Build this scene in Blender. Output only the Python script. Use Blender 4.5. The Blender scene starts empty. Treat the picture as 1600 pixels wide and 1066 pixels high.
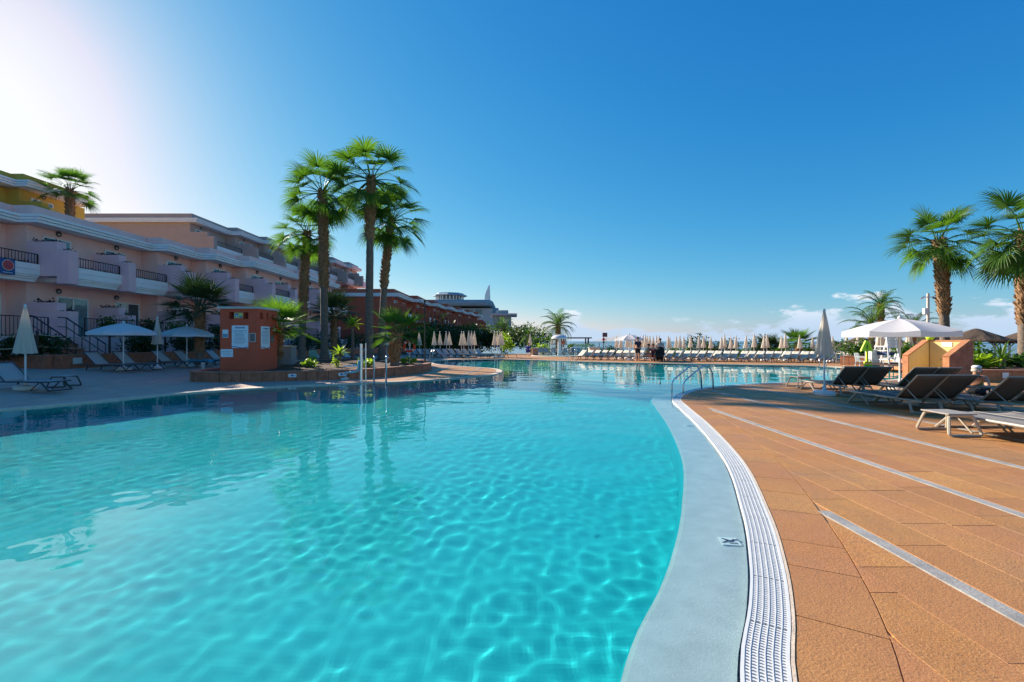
import bpy, bmesh, math, random
import numpy as np
from mathutils import Vector, Matrix, Euler
from mathutils.geometry import tessellate_polygon
PI = math.pi
R = math.radians
CLOUD_SEED = 5.1
WAVE_AMP = 0.0009
SKY_STRENGTH, EXPOSURE = 0.12, 1.15
sc = bpy.context.scene
COL = sc.collection

# ------------------------------------------------------------------ camera
cam = bpy.data.cameras.new('camera')
cam_ob = bpy.data.objects.new('camera', cam)
COL.objects.link(cam_ob)
cam_ob.location = (0, 0, 1.5)
cam_ob.rotation_euler = (PI / 2, 0, 0)
cam.lens = 16.0
cam.sensor_width = 36.0
cam.clip_start = 0.05
cam.clip_end = 60000
sc.camera = cam_ob

# ------------------------------------------------------------------ sky, sun, exposure
SUN_AZ, SUN_EL = R(50), R(24)          # degrees left of the view axis, elevation
world = bpy.data.worlds.new('World')
sc.world = world
world.use_nodes = True
wn = world.node_tree
bg = wn.nodes['Background']
bg.inputs[1].default_value = SKY_STRENGTH
sky = wn.nodes.new('ShaderNodeTexSky')
sky.sky_type = 'NISHITA'
sky.sun_disc = False
sky.sun_elevation = SUN_EL
sky.sun_rotation = -SUN_AZ
sky.air_density = 1.0
sky.dust_density = 0.3
sky.ozone_density = 5.0
sky.altitude = 0
def wnode(t, **kw):
    n = wn.nodes.new(t)
    for k, v in kw.items():
        setattr(n, k, v)
    return n


def wmath(op, a, b=None, c=None):
    n = wnode('ShaderNodeMath', operation=op)
    for i, v in enumerate((a, b, c)):
        if v is None:
            continue
        if isinstance(v, (int, float)):
            n.inputs[i].default_value = v
        else:
            wn.links.new(v, n.inputs[i])
    return n.outputs[0]


# one tone curve per colour channel for the whole sky (the photograph's contrasty grade)
spl = wnode('ShaderNodeSeparateColor')
wn.links.new(sky.outputs[0], spl.inputs[0])
cmb = wnode('ShaderNodeCombineColor')
chan = []
for i, (pw, gain) in enumerate(((1.85, 2.62), (0.89, 1.19), (0.44, 1.0))):
    v = wmath('POWER', wmath('MULTIPLY', spl.outputs[i], 0.1), pw)
    v = wmath('MINIMUM', wmath('MULTIPLY', v, gain), (0.97, 1.2, 1.2)[i])
    chan.append(v)
chan[0] = wmath('MINIMUM', chan[0], wmath('MULTIPLY', chan[1], 0.985))
for i in range(3):
    wn.links.new(wmath('DIVIDE', chan[i], SKY_STRENGTH * 2 ** EXPOSURE), cmb.inputs[i])

# a bank of cumulus low over the horizon: noise in the direction of view
tc = wnode('ShaderNodeTexCoord')
sep = wnode('ShaderNodeSeparateXYZ')
wn.links.new(tc.outputs['Generated'], sep.inputs[0])
zc = wmath('MAXIMUM', sep.outputs['Z'], 0.0)
hor = wmath('SQRT', wmath('ADD', wmath('MULTIPLY', sep.outputs['X'], sep.outputs['X']), wmath('MULTIPLY', sep.outputs['Y'], sep.outputs['Y'])))
tel = wmath('DIVIDE', zc, wmath('MAXIMUM', hor, 0.01))
azi = wmath('ARCTAN2', sep.outputs['X'], sep.outputs['Y'])
comb = wnode('ShaderNodeCombineXYZ')
wn.links.new(wmath('ADD', azi, 3.1), comb.inputs[0])
wn.links.new(wmath('MULTIPLY', tel, 2.6), comb.inputs[1])
big = wnode('ShaderNodeTexNoise')
big.inputs['Scale'].default_value = 1.7
big.inputs['Detail'].default_value = 1.0
comb2 = wnode('ShaderNodeCombineXYZ')
wn.links.new(azi, comb2.inputs[0])
comb2.inputs[1].default_value = CLOUD_SEED
wn.links.new(comb2.outputs[0], big.inputs['Vector'])
nz = wnode('ShaderNodeTexNoise')
nz.inputs['Scale'].default_value = 11
nz.inputs['Detail'].default_value = 8
nz.inputs['Roughness'].default_value = 0.58
wn.links.new(comb.outputs[0], nz.inputs['Vector'])
# flat-based heaps: the noise has to beat a threshold that rises with height
thr = wnode('ShaderNodeMapRange')
thr.inputs['From Min'].default_value = 0.01
thr.inputs['From Max'].default_value = 0.12
thr.inputs['To Min'].default_value = 0.375
thr.inputs['To Max'].default_value = 0.80
wn.links.new(tel, thr.inputs['Value'])
bigadd = wmath('MULTIPLY', wmath('SUBTRACT', big.outputs['Fac'], 0.5), 0.75)
dens = wmath('ADD', wmath('SUBTRACT', nz.outputs['Fac'], thr.outputs[0]), bigadd)
cl = wnode('ShaderNodeMapRange', interpolation_type='SMOOTHSTEP')
cl.inputs['From Min'].default_value = 0.0
cl.inputs['From Max'].default_value = 0.11
cl.inputs['To Max'].default_value = 0.92
wn.links.new(dens, cl.inputs['Value'])
# brighter towards the top of each heap
shade = wnode('ShaderNodeMapRange', interpolation_type='SMOOTHSTEP')
shade.inputs['From Min'].default_value = 0.02
shade.inputs['From Max'].default_value = 0.10
wn.links.new(tel, shade.inputs['Value'])
ccol = wnode('ShaderNodeMix', data_type='RGBA')
ccol.inputs['A'].default_value = (2.1, 2.7, 3.5, 1)
ccol.inputs['B'].default_value = (4.0, 4.05, 4.1, 1)
wn.links.new(shade.outputs[0], ccol.inputs['Factor'])
mixc = wnode('ShaderNodeMix', data_type='RGBA')
wn.links.new(cl.outputs[0], mixc.inputs['Factor'])
wn.links.new(cmb.outputs[0], mixc.inputs['A'])
wn.links.new(ccol.outputs['Result'], mixc.inputs['B'])
wn.links.new(mixc.outputs['Result'], bg.inputs[0])

sun = bpy.data.lights.new('sun', 'SUN')
sun.energy = 4.8
sun.angle = R(0.5)
sun.color = (1.0, 0.90, 0.76)
sun.cycles.is_caustics_light = True
sun_ob = bpy.data.objects.new('sun', sun)
COL.objects.link(sun_ob)
SUN_DIR = Vector((-math.sin(SUN_AZ) * math.cos(SUN_EL), math.cos(SUN_AZ) * math.cos(SUN_EL), math.sin(SUN_EL)))
sun_ob.rotation_euler = SUN_DIR.to_track_quat('Z', 'Y').to_euler()
sun_ob.location = SUN_DIR * 60

sc.view_settings.view_transform = 'Standard'
sc.view_settings.look = 'None'
sc.view_settings.gamma = 1.0
sc.view_settings.exposure = EXPOSURE
sc.view_settings.use_curve_mapping = False
sc.cycles.use_denoising = True
sc.cycles.max_bounces = 8
sc.cycles.diffuse_bounces = 4
sc.cycles.glossy_bounces = 4
sc.cycles.transmission_bounces = 6
sc.cycles.transparent_max_bounces = 12
sc.cycles.sample_clamp_indirect = 8.0

# ------------------------------------------------------------------ helpers
F = 711.0


def zg(x):
    """deck height: level round the pool, a gentle ramp up to the terraces on the left"""
    return min(0.42, 0.06 * max(0.0, -x - 12.5))


def G(px, py, z=0.0):
    """ground point under a pixel of the photograph"""
    d = F * (1.5 - z) / (py - 533.0)
    return Vector(((px - 800.0) / F * d, d, z))


def GL(px, py):
    z = 0.0
    for _ in range(12):
        p = G(px, py, z)
        z = 0.5 * z + 0.5 * zg(p.x)
    p.z = zg(p.x)
    return p


def AT(px, py, Y):
    return Vector(((px - 800.0) / F * Y, Y, 1.5 + (533.0 - py) / F * Y))


def tag(o, label=None, cat=None, group=None, kind=None):
    if label: o['label'] = label
    if cat: o['category'] = cat
    if group: o['group'] = group
    if kind: o['kind'] = kind
    return o


def empty(name, loc=(0, 0, 0), rz=0.0, label=None, cat=None, group=None):
    o = bpy.data.objects.new(name, None)
    o.empty_display_size = 0.2
    COL.objects.link(o)
    o.location = loc
    o.rotation_euler = (0, 0, rz)
    return tag(o, label, cat, group)


def link(name, me, parent=None, loc=None, rot=None, scale=None):
    o = bpy.data.objects.new(name, me)
    COL.objects.link(o)
    if parent: o.parent = parent
    if loc is not None: o.location = loc
    if rot is not None: o.rotation_euler = rot
    if scale is not None: o.scale = scale if hasattr(scale, '__len__') else (scale,) * 3
    return o


def copy_tree(o, parent=None):
    c = o.copy()
    COL.objects.link(c)
    c.parent = parent
    for ch in list(o.children):
        copy_tree(ch, c)
    return c


class MB:
    """collects shapes and links them as one mesh object"""

    def __init__(s):
        s.v, s.f, s.m = [], [], []

    def add(s, vs, fs, mi=0):
        b = len(s.v)
        s.v.extend([tuple(p) for p in vs])
        for f in fs:
            s.f.append([b + i for i in f])
            s.m.append(mi)
        return s

    def box(s, c, d, rz=0.0, mi=0, rot=None, bev=0.0):
        hx, hy, hz = d[0] / 2, d[1] / 2, d[2] / 2
        M = (rot.to_matrix() if rot is not None else Matrix.Rotation(rz, 3, 'Z'))
        c = Vector(c)
        if bev <= 0:
            vs = [c + M @ Vector((x, y, z)) for z in (-hz, hz) for x, y in ((-hx, -hy), (hx, -hy), (hx, hy), (-hx, hy))]
            fs = [(3, 2, 1, 0), (4, 5, 6, 7), (0, 1, 5, 4), (1, 2, 6, 5), (2, 3, 7, 6), (3, 0, 4, 7)]
            return s.add(vs, fs, mi)
        b = min(bev, hx * .9, hy * .9, hz * .9)
        ring = []
        for cx, cy, a0 in ((hx - b, hy - b, 0), (-hx + b, hy - b, PI / 2), (-hx + b, -hy + b, PI), (hx - b, -hy + b, 1.5 * PI)):
            for k in (0, 1):
                a = a0 + k * PI / 2
                ring.append((cx, cy, math.cos(a) * b, math.sin(a) * b))
        vs = []
        for z, e in ((-hz, 0), (-hz + b, 1), (hz - b, 1), (hz, 0)):
            for cx, cy, ex, ey in ring:
                vs.append(c + M @ Vector((cx + ex * e, cy + ey * e, z)))
        n = 8
        fs = [tuple(range(n - 1, -1, -1)), tuple(range(3 * n, 4 * n))]
        for r in range(3):
            for i in range(n):
                j = (i + 1) % n
                fs.append((r * n + i, r * n + j, (r + 1) * n + j, (r + 1) * n + i))
        return s.add(vs, fs, mi)

    def prism(s, poly, z0, z1, mi=0):
        n = len(poly)
        z0f = z0 if callable(z0) else (lambda x, y: z0)
        z1f = z1 if callable(z1) else (lambda x, y: z1)
        vs = [(p[0], p[1], z0f(p[0], p[1])) for p in poly] + [(p[0], p[1], z1f(p[0], p[1])) for p in poly]
        fs = [(i, (i + 1) % n, n + (i + 1) % n, n + i) for i in range(n)]
        tri = tessellate_polygon([[Vector((p[0], p[1], 0)) for p in poly]])
        area = sum(poly[i][0] * poly[(i + 1) % n][1] - poly[(i + 1) % n][0] * poly[i][1] for i in range(n))
        for t in tri:
            a, b, c = t
            cr = (poly[b][0] - poly[a][0]) * (poly[c][1] - poly[a][1]) - (poly[b][1] - poly[a][1]) * (poly[c][0] - poly[a][0])
            t = (a, b, c) if cr > 0 else (c, b, a)
            fs.append(tuple(n + i for i in t))
            fs.append((t[2], t[1], t[0]))
        if area < 0:
            fs[:n] = [f[::-1] for f in fs[:n]]
        return s.add(vs, fs, mi)

    def tube(s, pts, r, n=8, mi=0, cap=True):
        pts = [Vector(p) for p in pts]
        rs = r if hasattr(r, '__len__') else [r] * len(pts)
        vs, fs = [], []
        up = None
        for i, p in enumerate(pts):
            a = pts[max(0, i - 1)]
            b = pts[min(len(pts) - 1, i + 1)]
            t = (b - a).normalized()
            if up is None:
                up = Vector((0, 0, 1)) if abs(t.z) < 0.9 else Vector((1, 0, 0))
            x = up.cross(t)
            if x.length < 1e-4:
                x = Vector((0, 1, 0)).cross(t)
            x.normalize()
            y = t.cross(x).normalized()
            up = y
            for k in range(n):
                q = 2 * PI * k / n
                vs.append(p + (x * math.cos(q) + y * math.sin(q)) * rs[i])
        for i in range(len(pts) - 1):
            for k in range(n):
                j = (k + 1) % n
                fs.append((i * n + k, i * n + j, (i + 1) * n + j, (i + 1) * n + k))
        if cap:
            fs.append(tuple(range(n - 1, -1, -1)))
            fs.append(tuple(range((len(pts) - 1) * n, len(pts) * n)))
        return s.add(vs, fs, mi)

    def lathe(s, prof, c=(0, 0, 0), n=16, mi=0, fr=None):
        vs, fs = [], []
        for i, (r, z) in enumerate(prof):
            for k in range(n):
                q = 2 * PI * k / n
                rr = r * (fr(q, i / (len(prof) - 1)) if fr else 1)
                vs.append((c[0] + rr * math.cos(q), c[1] + rr * math.sin(q), c[2] + z))
        for i in range(len(prof) - 1):
            for k in range(n):
                j = (k + 1) % n
                fs.append((i * n + k, i * n + j, (i + 1) * n + j, (i + 1) * n + k))
        fs.append(tuple(range(n - 1, -1, -1)))
        fs.append(tuple(range((len(prof) - 1) * n, len(prof) * n)))
        return s.add(vs, fs, mi)

    def mesh(s, name, mats, smooth=False):
        me = bpy.data.meshes.new(name)
        me.from_pydata(s.v, [], s.f)
        for m in (mats if isinstance(mats, (list, tuple)) else [mats]):
            me.materials.append(m)
        if any(s.m):
            me.polygons.foreach_set('material_index', s.m)
        if smooth:
            me.polygons.foreach_set('use_smooth', [True] * len(me.polygons))
            if smooth is not True:
                me.set_sharp_from_angle(angle=R(smooth))
        me.update()
        return me

    def build(s, name, mats, parent=None, smooth=False, loc=None, rz=None):
        return link(name, s.mesh(name, mats, smooth), parent, loc, (0, 0, rz) if rz is not None else None)


def box_part(name, mat, parent, c, d, rz=0.0, bev=0.0):
    return MB().box(c, d, rz, bev=bev).build(name, mat, parent)


def structure(o):
    o['kind'] = 'structure'
    return o


ORD = ['first', 'second', 'third', 'fourth', 'fifth', 'sixth', 'seventh', 'eighth', 'ninth', 'tenth', 'eleventh', 'twelfth',
       'thirteenth', 'fourteenth', 'fifteenth', 'sixteenth', 'seventeenth', 'eighteenth', 'nineteenth', 'twentieth']
ORD += ['twenty-' + o for o in ORD[:9]] + ['thirtieth'] + ['thirty-' + o for o in ORD[:9]] + ['fortieth'] + ['forty-' + o for o in ORD[:9]] + ['fiftieth'] + ['fifty-' + o for o in ORD[:9]]


# ------------------------------------------------------------------ materials
def new_mat(name):
    m = bpy.data.materials.new(name)
    m.use_nodes = True
    nt = m.node_tree
    return m, nt, nt.nodes['Principled BSDF']


def mat(name, col, rough=0.6, var=0.12, scale=6.0, bump=0.0, bscale=40.0, metal=0.0, spec=0.4, col2=None, dirt=0.0, coords='Object', trans=0.0):
    m, nt, p = new_mat(name)
    N = nt.nodes.new
    L = nt.links.new
    tcn = N('ShaderNodeTexCoord')
    if coords == 'World':
        geo = N('ShaderNodeNewGeometry')
        src = geo.outputs['Position']
    else:
        src = tcn.outputs['Object']
    no = N('ShaderNodeTexNoise')
    no.inputs['Scale'].default_value = scale
    no.inputs['Detail'].default_value = 6
    no.inputs['Roughness'].default_value = 0.62
    L(src, no.inputs['Vector'])
    rp = N('ShaderNodeMapRange')
    rp.inputs['From Min'].default_value = 0.3
    rp.inputs['From Max'].default_value = 0.7
    L(no.outputs['Fac'], rp.inputs['Value'])
    mx = N('ShaderNodeMix')
    mx.data_type = 'RGBA'
    c2 = col2 if col2 else tuple(min(1, c * (1 + var)) for c in col)
    c1 = col if col2 else tuple(c * (1 - var) for c in col)
    mx.inputs['A'].default_value = (*c1, 1)
    mx.inputs['B'].default_value = (*c2, 1)
    L(rp.outputs[0], mx.inputs['Factor'])
    out = mx.outputs['Result']
    if dirt > 0:
        n2 = N('ShaderNodeTexNoise')
        n2.inputs['Scale'].default_value = scale * 0.23
        n2.inputs['Detail'].default_value = 8
        L(src, n2.inputs['Vector'])
        r2 = N('ShaderNodeMapRange')
        r2.inputs['From Min'].default_value = 0.45
        r2.inputs['From Max'].default_value = 0.75
        r2.inputs['To Max'].default_value = dirt
        L(n2.outputs['Fac'], r2.inputs['Value'])
        m2 = N('ShaderNodeMix')
        m2.data_type = 'RGBA'
        m2.inputs['B'].default_value = (*(c * 0.45 for c in col), 1)
        L(r2.outputs[0], m2.inputs['Factor'])
        L(out, m2.inputs['A'])
        out = m2.outputs['Result']
    L(out, p.inputs['Base Color'])
    p.inputs['Roughness'].default_value = rough
    p.inputs['Metallic'].default_value = metal
    p.inputs['Specular IOR Level'].default_value = spec
    if bump > 0:
        nb = N('ShaderNodeTexNoise')
        nb.inputs['Scale'].default_value = bscale
        nb.inputs['Detail'].default_value = 4
        L(src, nb.inputs['Vector'])
        bp = N('ShaderNodeBump')
        bp.inputs['Strength'].default_value = bump
        bp.inputs['Distance'].default_value = 0.02
        L(nb.outputs['Fac'], bp.inputs['Height'])
        L(bp.outputs[0], p.inputs['Normal'])
    return m


def leaf_mat(name, dark, light, trans=0.45, rough=0.45):
    m, nt, p = new_mat(name)
    N = nt.nodes.new
    L = nt.links.new
    geo = N('ShaderNodeNewGeometry')
    oi = N('ShaderNodeObjectInfo')
    ad = N('ShaderNodeMath')
    ad.operation = 'MULTIPLY_ADD'
    ad.inputs[1].default_value = 0.65
    L(geo.outputs['Random Per Island'], ad.inputs[0])
    sc2 = N('ShaderNodeMath')
    sc2.operation = 'MULTIPLY'
    sc2.inputs[1].default_value = 0.35
    L(oi.outputs['Random'], sc2.inputs[0])
    L(sc2.outputs[0], ad.inputs[2])
    mx = N('ShaderNodeMix')
    mx.data_type = 'RGBA'
    mx.inputs['A'].default_value = (*dark, 1)
    mx.inputs['B'].default_value = (*light, 1)
    L(ad.outputs[0], mx.inputs['Factor'])
    L(mx.outputs['Result'], p.inputs['Base Color'])
    p.inputs['Roughness'].default_value = rough
    p.inputs['Specular IOR Level'].default_value = 0.35
    tr = N('ShaderNodeBsdfTranslucent')
    br = N('ShaderNodeMix')
    br.data_type = 'RGBA'
    br.blend_type = 'MULTIPLY'
    br.inputs['Factor'].default_value = 1
    br.inputs['B'].default_value = (1.9, 2.0, 0.7, 1)
    L(mx.outputs['Result'], br.inputs['A'])
    L(br.outputs['Result'], tr.inputs['Color'])
    ms = N('ShaderNodeMixShader')
    ms.inputs[0].default_value = trans
    L(p.outputs[0], ms.inputs[1])
    L(tr.outputs[0], ms.inputs[2])
    L(ms.outputs[0], nt.nodes['Material Output'].inputs['Surface'])
    return m


def cloth_mat(name, col, trans=0.25, rough=0.8):
    m = leaf_mat(name, tuple(c * .94 for c in col), col, trans, rough)
    for n in m.node_tree.nodes:
        if n.type == 'MIX' and n.blend_type == 'MULTIPLY':
            n.inputs['B'].default_value = (1, .97, .92, 1)
    return m


M = {}
M['steel'] = mat('brushed_steel', (.62, .63, .65), .22, .05, 20, metal=1.0)
M['white_plastic'] = mat('white_plastic', (.66, .66, .65), .4, .05, 12)
M['white_paint'] = mat('white_paint', (.93, .87, .83), .6, .05, 3, dirt=.10)
M['pink'] = mat('pink_render', (.95, .56, .48), .85, .05, 1.6, bump=.15, bscale=60, dirt=.10)
M['pink_light'] = mat('pale_pink_render', (.62, .44, .45), .85, .05, 1.6, bump=.15, bscale=60, dirt=.08)
M['mauve'] = mat('mauve_render', (.90, .54, .55), .85, .05, 1.6, bump=.15, bscale=60, dirt=.10)
M['yellow'] = mat('ochre_render', (.66, .40, .07), .85, .06, 1.5, bump=.1, dirt=.10)
M['brown'] = mat('taupe_render', (.48, .34, .29), .85, .06, 1.5, bump=.1, dirt=.10)
M['red'] = mat('red_render', (.52, .12, .065), .85, .08, 1.5, bump=.1, dirt=.12)
M['kiosk'] = mat('terracotta_render', (.60, .10, .045), .8, .07, 2.5, bump=.12, bscale=70, dirt=.12)
M['dark_metal'] = mat('black_iron', (.025, .022, .022), .5, .1, 15)
M['glass'] = mat('window_glass', (.05, .08, .09), .04, .1, 2, spec=.9)
M['curtain'] = mat('curtain', (.40, .50, .50), .8, .1, 9)
M['soil'] = mat('planting_soil', (.085, .045, .03), .95, .35, 14, bump=.8, bscale=50)
M['stone'] = mat('red_stone_slab', (.40, .14, .075), .75, .3, 4, bump=.3, bscale=40, dirt=.3)
M['stone_rim'] = mat('red_stone_rim', (.38, .17, .11), .75, .2, 5, bump=.3, bscale=40)
M['parasol'] = cloth_mat('cream_parasol_cloth', (.76, .68, .58), .42)
M['parasol_white'] = cloth_mat('white_parasol_cloth', (.80, .78, .77), .3)
M['frame_taupe'] = mat('taupe_aluminium', (.32, .27, .21), .45, .08, 20)
M['frame_sand'] = mat('sand_aluminium', (.46, .39, .29), .45, .08, 20)
M['frame_dark'] = mat('charcoal_aluminium', (.06, .06, .065), .45, .08, 20)
M['sling_brown'] = mat('brown_mesh_sling', (.105, .078, .06), .75, .1, 60, bump=.3, bscale=400)
M['sling_grey'] = mat('grey_mesh_sling', (.40, .39, .38), .75, .08, 60, bump=.3, bscale=400)
M['sling_taupe'] = mat('taupe_mesh_sling', (.25, .22, .19), .75, .08, 60, bump=.3, bscale=400)
M['sling_cream'] = mat('cream_mesh_sling', (.58, .52, .42), .75, .08, 60)
M['trunk'] = mat('palm_trunk_bark', (.17, .125, .095), .9, .35, 9, bump=.8, bscale=30)
M['boot'] = mat('palm_leaf_base', (.30, .17, .085), .85, .45, 7, bump=.5, bscale=30)
M['fan'] = leaf_mat('fan_palm_leaf', (.030, .085, .014), (.085, .17, .025))
M['fan_dark'] = leaf_mat('dull_fan_palm_leaf', (.018, .045, .016), (.035, .07, .02), .08)  # fan leaf darkened: building shade is painted into its colour
M['feather'] = leaf_mat('feather_palm_leaf', (.03, .085, .014), (.10, .17, .03), .4)
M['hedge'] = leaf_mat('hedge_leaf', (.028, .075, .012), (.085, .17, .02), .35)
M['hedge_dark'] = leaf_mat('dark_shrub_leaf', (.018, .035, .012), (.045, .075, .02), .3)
M['flower_red'] = leaf_mat('red_flower', (.10, .02, .03), (.30, .03, .03), .3)
M['lime_leaf'] = leaf_mat('lime_leaf', (.12, .22, .02), (.26, .34, .04), .5)
M['stem'] = mat('woody_stem', (.16, .12, .08), .9, .2, 10)
M['thatch'] = mat('heather_thatch', (.085, .055, .036), .95, .4, 12, bump=1.0, bscale=60)
M['wood'] = mat('dark_timber', (.07, .05, .04), .8, .2, 10)
M['skin'] = mat('skin', (.50, .24, .14), .5, .06, 8)
M['hair'] = mat('grey_fair_hair', (.45, .38, .30), .7, .2, 30)
M['hair_dark'] = mat('dark_hair', (.03, .02, .015), .7, .2, 30)
# ------------------------------------------------------------------ pool outline (metres, seen from above, anticlockwise)
CTRL = [(0.40, -3.4), (0.55, -1.2), (0.72, 0.3), (0.98, 1.35), (1.24, 2.0), (1.54, 2.5), (1.84, 3.07), (2.25, 3.99), (2.89, 5.7),
        (3.52, 8.08), (4.0, 10.3), (4.38, 11.8), (5.21, 13.3), (6.55, 14.7), (9.2, 16.1), (12.0, 16.9), (14.6, 17.6), (16.8, 19.2),
        (18.4, 21.2), (18.9, 23.2), (19.3, 25.4), (18.2, 27.6), (14.5, 29.2), (11.1, 30.5), (6.36, 32.5), (1.55, 36.3), (-2.1, 37.7),
        (-5.2, 36.6), (-5.9, 33.5), (-4.9, 29.6), (-3.0, 27.0), (-1.05, 25.0), (-.54, 22.7), (-.85, 20.5), (-2.1, 18.7), (-3.63, 17.3),
        (-5.45, 16.2), (-7.5, 15.1), (-9.3, 13.5), (-10.3, 11.4), (-11.2, 9.9), (-12.0, 8.0), (-12.3, 5.0), (-12.0, 1.0), (-10, -3), (-6, -5.2), (-2, -5.2)]


def catmull(P, step):
    out = []
    n = len(P)
    for i in range(n):
        p0, p1, p2, p3 = (Vector((*P[(i + k) % n], 0)) for k in (-1, 0, 1, 2))
        m = max(2, int((p2 - p1).length / step))
        for k in range(m):
            t = k / m
            out.append(0.5 * ((2 * p1) + (p2 - p0) * t + (2 * p0 - 5 * p1 + 4 * p2 - p3) * t * t + (3 * p1 - p0 - 3 * p2 + p3) * t ** 3))
    return out


RIM = catmull(CTRL, 0.12)
NR = len(RIM)
NRM = []       # inward normals (into the water)
for i in range(NR):
    t = (RIM[(i + 3) % NR] - RIM[i - 3]).normalized()
    NRM.append(Vector((-t.y, t.x, 0)))
i_end = min(range(NR), key=lambda i: (RIM[i] - Vector((14.6, 17.6, 0))).length)     # the overflow channel ends here
i_shelf = min(range(NR), key=lambda i: (RIM[i] - Vector((6.3, 14.4, 0))).length)


GW = 0.225
CP = (GW - .037) / 6


def gw(i):
    i = i % NR
    return GW if i < i_end - 12 else max(0.04, GW - 0.016 * (i - i_end + 12)) if i < i_end + 10 else 0.04


def sw(i):
    i = i % NR
    if i < i_shelf - 22: return 0.46
    return max(0.02, 0.46 - 0.025 * (i - i_shelf + 22)) if i < i_shelf + 20 else 0.02


def rim_ring(off, z):
    return [RIM[i] + NRM[i] * (off(i) if callable(off) else off) + Vector((0, 0, z)) for i in range(NR)]


def ring_mesh(name, rings, mats, mi=None, smooth=False):
    b = MB()
    vs = [v for r in rings for v in r]
    fs, ms = [], []
    for k in range(len(rings) - 1):
        for i in range(NR):
            j = (i + 1) % NR
            fs.append((k * NR + i, k * NR + j, (k + 1) * NR + j, (k + 1) * NR + i))
            ms.append(mi[k] if mi else 0)
    b.v, b.f, b.m = [tuple(v) for v in vs], fs, ms
    return b.build(name, mats, None, smooth)


# ------------------------------------------------------------------ pool materials
M['pool_paint'] = mat('turquoise_pool_paint', (.002, .47, .505), .7, .06, 2.5, dirt=.05, coords='World')
M['shelf_paint'] = mat('pale_grey_shelf', (.52, .525, .54), .7, .10, 5, bump=.2, bscale=60, coords='World')
m, nt, p = new_mat('pool_water')
p.inputs['Base Color'].default_value = (.72, .985, .985, 1)
p.inputs['Transmission Weight'].default_value = 1.0
p.inputs['IOR'].default_value = 1.33
p.inputs['Roughness'].default_value = 0.0
M['water'] = m

FLOOR_Z = -1.25
# gutter and shelf ring, then walls down to the floor
shelf = ring_mesh('pool_wall', [rim_ring(0, -0.004), rim_ring(0, -0.14), rim_ring(gw, -0.14), rim_ring(gw, -0.055), rim_ring(lambda i: gw(i) + 0.5 * sw(i), -0.068),
                                rim_ring(lambda i: gw(i) + sw(i), -0.085), rim_ring(lambda i: gw(i) + sw(i) + .03, -0.12), rim_ring(lambda i: gw(i) + sw(i) + .07, -0.30),
                                rim_ring(lambda i: gw(i) + sw(i) + .09, FLOOR_Z)],
                  [M['shelf_paint'], M['pool_paint']], [0, 0, 0, 0, 0, 0, 1, 1], smooth=40)
structure(shelf)
shelf.cycles.is_caustics_receiver = True
fl_ring = rim_ring(lambda i: gw(i) + sw(i) + .09, FLOOR_Z)[::4]
b = MB()
tri = tessellate_polygon([fl_ring])
b.add(fl_ring, [t for t in tri])
pool_floor = structure(b.build('pool_floor', M['pool_paint']))
pool_floor.cycles.is_caustics_receiver = True

# ------------------------------------------------------------------ water surface with real waves
rng = np.random.default_rng(11)
WAVES = []
for k in range(90):
    lam = math.exp(rng.uniform(math.log(.09), math.log(.34))) if k < 60 else math.exp(rng.uniform(math.log(.42), math.log(2.4)))
    th = rng.normal(1.25, .9)
    WAVES.append((2 * PI / lam * math.cos(th), 2 * PI / lam * math.sin(th), rng.uniform(0, 6.28), lam, lam * WAVE_AMP * (0.43 if lam < .42 else .30)))


def spaced(segs):
    out = []
    for a, b_, s0, s1 in segs:
        x = a
        while x < b_ - 1e-6:
            out.append(x)
            x += s0 + (s1 - s0) * (x - a) / (b_ - a)
    out.append(segs[-1][1])
    return np.array(out)


xs = spaced([(-12.6, -7.5, .06, .034), (-7.5, 2.6, .032, .032), (2.6, 20, .05, .13)])
ys = spaced([(-5.5, 1.4, .2, .08), (1.4, 7, .032, .034), (7, 18, .04, .08), (18, 38, .08, .13)])
X, Y = np.meshgrid(xs, ys)
DX, DY = np.meshgrid(np.gradient(xs), np.gradient(ys))
SP = np.maximum(DX, DY)
Z = np.zeros_like(X)
# gusts: the ripples are patchy
PATCH = 0.72 + 0.30 * np.sin(X * .55 + 1.1 * np.sin(Y * .31) + .4) * np.sin(Y * .47 + .9 * np.sin(X * .38)) + 0.22 * np.sin(X * 1.7 - Y * 1.1 + 1.5 * np.sin(Y * .8 + X * .3))
for kx, ky, ph, lam, amp in WAVES:
    Z += (PATCH if lam < .42 else 1.0) * amp * np.clip((lam / SP - 2.5) / 2.0, 0, 1) * np.sin(kx * X + ky * Y + ph)
Z -= 0.028
# keep the cells over the pool (up to under the grate)
poly = np.array([(p_.x, p_.y) for p_ in rim_ring(lambda i: gw(i) * .8 if gw(i) > .1 else -.02, 0)])
inside = np.zeros(X.shape, bool)
for a in range(len(poly)):
    x0, y0 = poly[a]
    x1, y1 = poly[(a + 1) % len(poly)]
    if y0 == y1: continue
    lo, hi = min(y0, y1), max(y0, y1)
    rows = np.where((ys >= lo) & (ys < hi))[0]
    for r in rows:
        xc = x0 + (ys[r] - y0) / (y1 - y0) * (x1 - x0)
        inside[r] ^= (xs > xc)
ny, nx = X.shape
cell = inside[:-1, :-1] | inside[1:, :-1] | inside[:-1, 1:] | inside[1:, 1:]
jj, ii = np.where(cell)
idx = np.stack([jj * nx + ii, jj * nx + ii + 1, (jj + 1) * nx + ii + 1, (jj + 1) * nx + ii], 1)
used, inv = np.unique(idx, return_inverse=True)
idx = inv.reshape(idx.shape)
V = np.stack([X, Y, Z], -1).reshape(-1, 3)[used]
me = bpy.data.meshes.new('pool_water')
me.vertices.add(len(V))
me.vertices.foreach_set('co', V.ravel().astype(np.float32))
me.loops.add(idx.size)
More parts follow.
